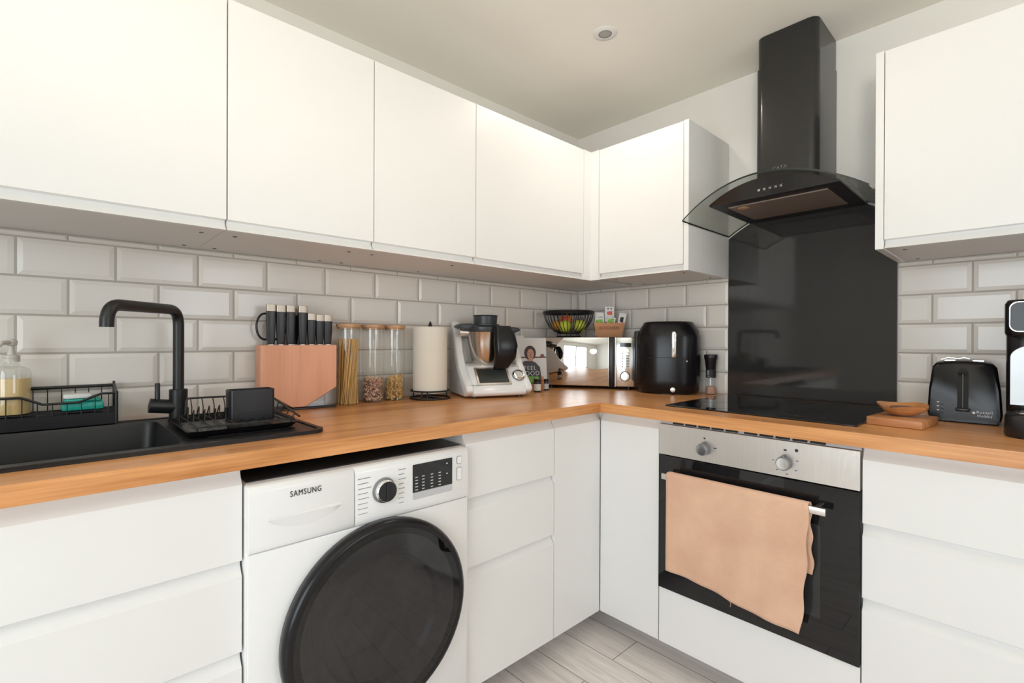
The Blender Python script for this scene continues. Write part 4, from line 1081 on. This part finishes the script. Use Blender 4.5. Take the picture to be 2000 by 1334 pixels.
ob('slot_surround', b, M['chrome'], ts)
b = B(); box(b, -.014, .010, -.1165, -.1145, .040, .150, .0008, 1); lathe(b, [(.012, 0), (.012, .002)], 20, mtx=Matrix.Translation((-.002, -.1145, .150)) @ Matrix.Rotation(PI / 2, 4, 'X'))
ob('lever_slot', b, M['void'], ts)
ob('lever_rail', box(B(), -.0035, -.0005, -.1178, -.116, .045, .145, .0005, 1), M['kitgrey'], ts)
b = B(); box(b, -.018, .014, -.128, -.115, .036, .046, .004, 2); ob('lever', b, M['plastic'], ts)
b = B()
for z in (.058, .046, .034): box(b, -.059, -.054, -.1172, -.1145, z, z + .0025)
ob('button_lights', b, M['whiteink'], ts)
b = B()
for z in (.055, .043, .031): lathe(b, [(.004, 0), (.004, .003), (0, .0035)], 12, mtx=Matrix.Translation((-.047, -.1145, z)) @ Matrix.Rotation(PI / 2, 4, 'X'))
ob('buttons', b, M['gloss'], ts)
text('lettering', 'Russell\nHobbs', .0105, M['whiteink'], ts, (.044, -.1150, .031), FY, .0003)
b = B(); lathe(b, [(.0035, 0), (.0035, .0012)], 12, mtx=Matrix.Translation((.0215, -.1145, .034)) @ Matrix.Rotation(PI / 2, 4, 'X')); ob('badge', b, M['whiteink'], ts)
ob('base', box(B(), -.074, .074, -.10, .065, 0, .014, .003, 1), M['plastic'], ts)

# ------------------------------------------------------------------ coffee machine (cut by the right edge)
cm = thing('coffee_machine', 'black and silver coffee machine at the right edge of the worktop', 'coffee machine', (1.848, -.312, .9102), math.radians(0))
ob('body', prism(B(), rrect(-.100, .100, -.060, .16, .03), 'z', .012, .345, .006, 2), M['gloss'], cm, smooth=50)
b = B(); tb = loft([(.098, .075, .03, .255), (.101, .080, .035, .262), (.101, .080, .035, .335), (.096, .074, .035, .345)]); tb.transform(Matrix.Translation((0, -.065, 0)))
ob('brew_head', tb, M['gloss'], cm, smooth=50)
b = prism(B(), rrect(-.090, .090, .266, .338, .016), 'y', -.148, -.144, .001, 1); ob('front_fascia', b, M['kitgrey'], cm)
b = prism(B(), rrect(-.092, .092, .264, .340, .017), 'y', -.1455, -.1435, .0005, 1); ob('fascia_trim', b, M['chrome'], cm)
ob('fascia_button', lathe(B(), [(.008, 0), (.008, .003), (0, .0035)], 18, mtx=Matrix.Translation((-.055, -.148, .306)) @ Matrix.Rotation(PI / 2, 4, 'X')), M['chrome'], cm)
pa = [(-.092, .075), (.092, .075), (.092, .20)] + [(.092 - .092 * (1 - math.cos(a * PI / 20)), .20 + .042 * math.sin(a * PI / 20)) for a in range(1, 11)][:9] + [(0, .243)] + [(-.092 + .092 * (1 - math.cos(a * PI / 20)), .20 + .042 * math.sin(a * PI / 20)) for a in range(9, 0, -1)] + [(-.092, .20)]
ob('steel_front', prism(B(), pa, 'y', -.066, -.061, .001, 1), mat('satin_steel_panel', (.36, .36, .36), .35, metal=1, var=.1), cm)
tb = loft([(.100, .085, .05, 0), (.102, .087, .05, .008), (.100, .085, .05, .052), (.094, .08, .05, .060)]); tb.transform(Matrix.Translation((0, -.07, 0)))
ob('drip_tray', tb, M['plastic'], cm, smooth=50)
ob('tray_grille', prism(B(), rrect(-.085, .085, -.145, -.065, .03), 'z', .060, .064, .001, 1), M['chrome'], cm)
b = B(); lathe(b, [(.07, .345), (.068, .356), (.05, .362), (0, .363)], 30, 0, .02); ob('tank_lid', b, M['plastic'], cm)

# ------------------------------------------------------------------ recessed downlight
dlx, dly = .688, -.686
dl = thing('downlight', 'small round recessed downlight in the ceiling', 'downlight', (dlx, dly, ZC - .004))
ob('trim_ring', lathe(B(), [(.024, .0005), (.026, -.001), (.043, .001), (.046, .0035), (.046, .0039)], 40, caps=False), M['white'], dl)
ob('inner_ring', lathe(B(), [(.025, .0), (.023, -.001), (.0215, .0), (.0215, .0036)], 40, caps=False), M['greyink'], dl)
ob('lens', lathe(B(), [(0, .0012), (.0215, .0012), (.0215, .003)], 32, caps=False), M['led'], dl)

# ------------------------------------------------------------------ garden outside
o = ob('lawn', box(B(), -6, 14, -16, 3, -.2, -.12), M['grass'], smooth=0); tag(o, 'green lawn outside the window and the added side window', 'lawn', kind='stuff')

# ------------------------------------------------------------------ light
wld = bpy.data.worlds.new('sky'); sc.world = wld; wld.use_nodes = True
bg = wld.node_tree.nodes['Background']
bg.inputs['Color'].default_value = (.86, .93, 1, 1); bg.inputs['Strength'].default_value = 2.0
def area(name, loc, rot, sx, sy, power, col):
    l = bpy.data.lights.new(name, 'AREA'); l.shape = 'RECTANGLE'; l.size = sx; l.size_y = sy; l.energy = power; l.color = col
    o = bpy.data.objects.new(name, l); C.objects.link(o); o.location = loc; o.rotation_euler = rot; return o
area('window_daylight', ((WX0 + WX1) / 2, YB - .12, (WZ0 + WZ1) / 2), (PI / 2, 0, 0), WX1 - WX0, WZ1 - WZ0, 48, (.90, .965, 1))
area('added_side_fill', (XR + .12, (DY0 + DY1) / 2, (DZ0 + DZ1) / 2), (PI / 2, 0, PI / 2), DY1 - DY0, DZ1 - DZ0, 12, (.97, .98, 1))  # added fill lamp behind the invented side window
def spot(name, loc, d, ang, power, r, col):
    l = bpy.data.lights.new(name, 'SPOT'); l.energy = power; l.spot_size = ang; l.spot_blend = .5; l.shadow_soft_size = r; l.color = col
    o = bpy.data.objects.new(name, l); C.objects.link(o); o.location = loc; o.rotation_euler = Vector(d).to_track_quat('-Z', 'Y').to_euler(); return o
# unseen spot added to brighten the ceiling and upper doors, and the recessed downlight near the corner
spot('added_ceiling_fill', (2.1, -2.5, 1.5), (-.45, .45, .8), 2.2, 52, .15, (1, .90, .76))
spot('downlight_beam', (dlx, dly, 2.300), (0, 0, -1), 2.7, 10, .03, (1, .89, .78))
sc.view_settings.exposure = -0.13

# ------------------------------------------------------------------ camera
cam_ = bpy.data.cameras.new('camera'); cam_.sensor_width = 36; cam_.sensor_fit = 'HORIZONTAL'
cam_.lens = 36 * 953.83 / 2000; cam_.clip_start = .02; cam_.clip_end = 60
co = bpy.data.objects.new('camera', cam_); C.objects.link(co)
yaw, pitch, roll = .8202, -.0025, .0036
fwd = Vector((-math.sin(yaw), math.cos(yaw), 0)); right = Vector((math.cos(yaw), math.sin(yaw), 0)); up = Vector((0, 0, 1))
f2 = fwd * math.cos(pitch) + up * math.sin(pitch); u2 = up * math.cos(pitch) - fwd * math.sin(pitch)
r3 = right * math.cos(roll) + u2 * math.sin(roll); u3 = u2 * math.cos(roll) - right * math.sin(roll)
mx = Matrix((r3, u3, -f2)).transposed().to_4x4(); mx.translation = (1.8016, -2.2002, 1.1491)
co.matrix_world = mx
sc.camera = co
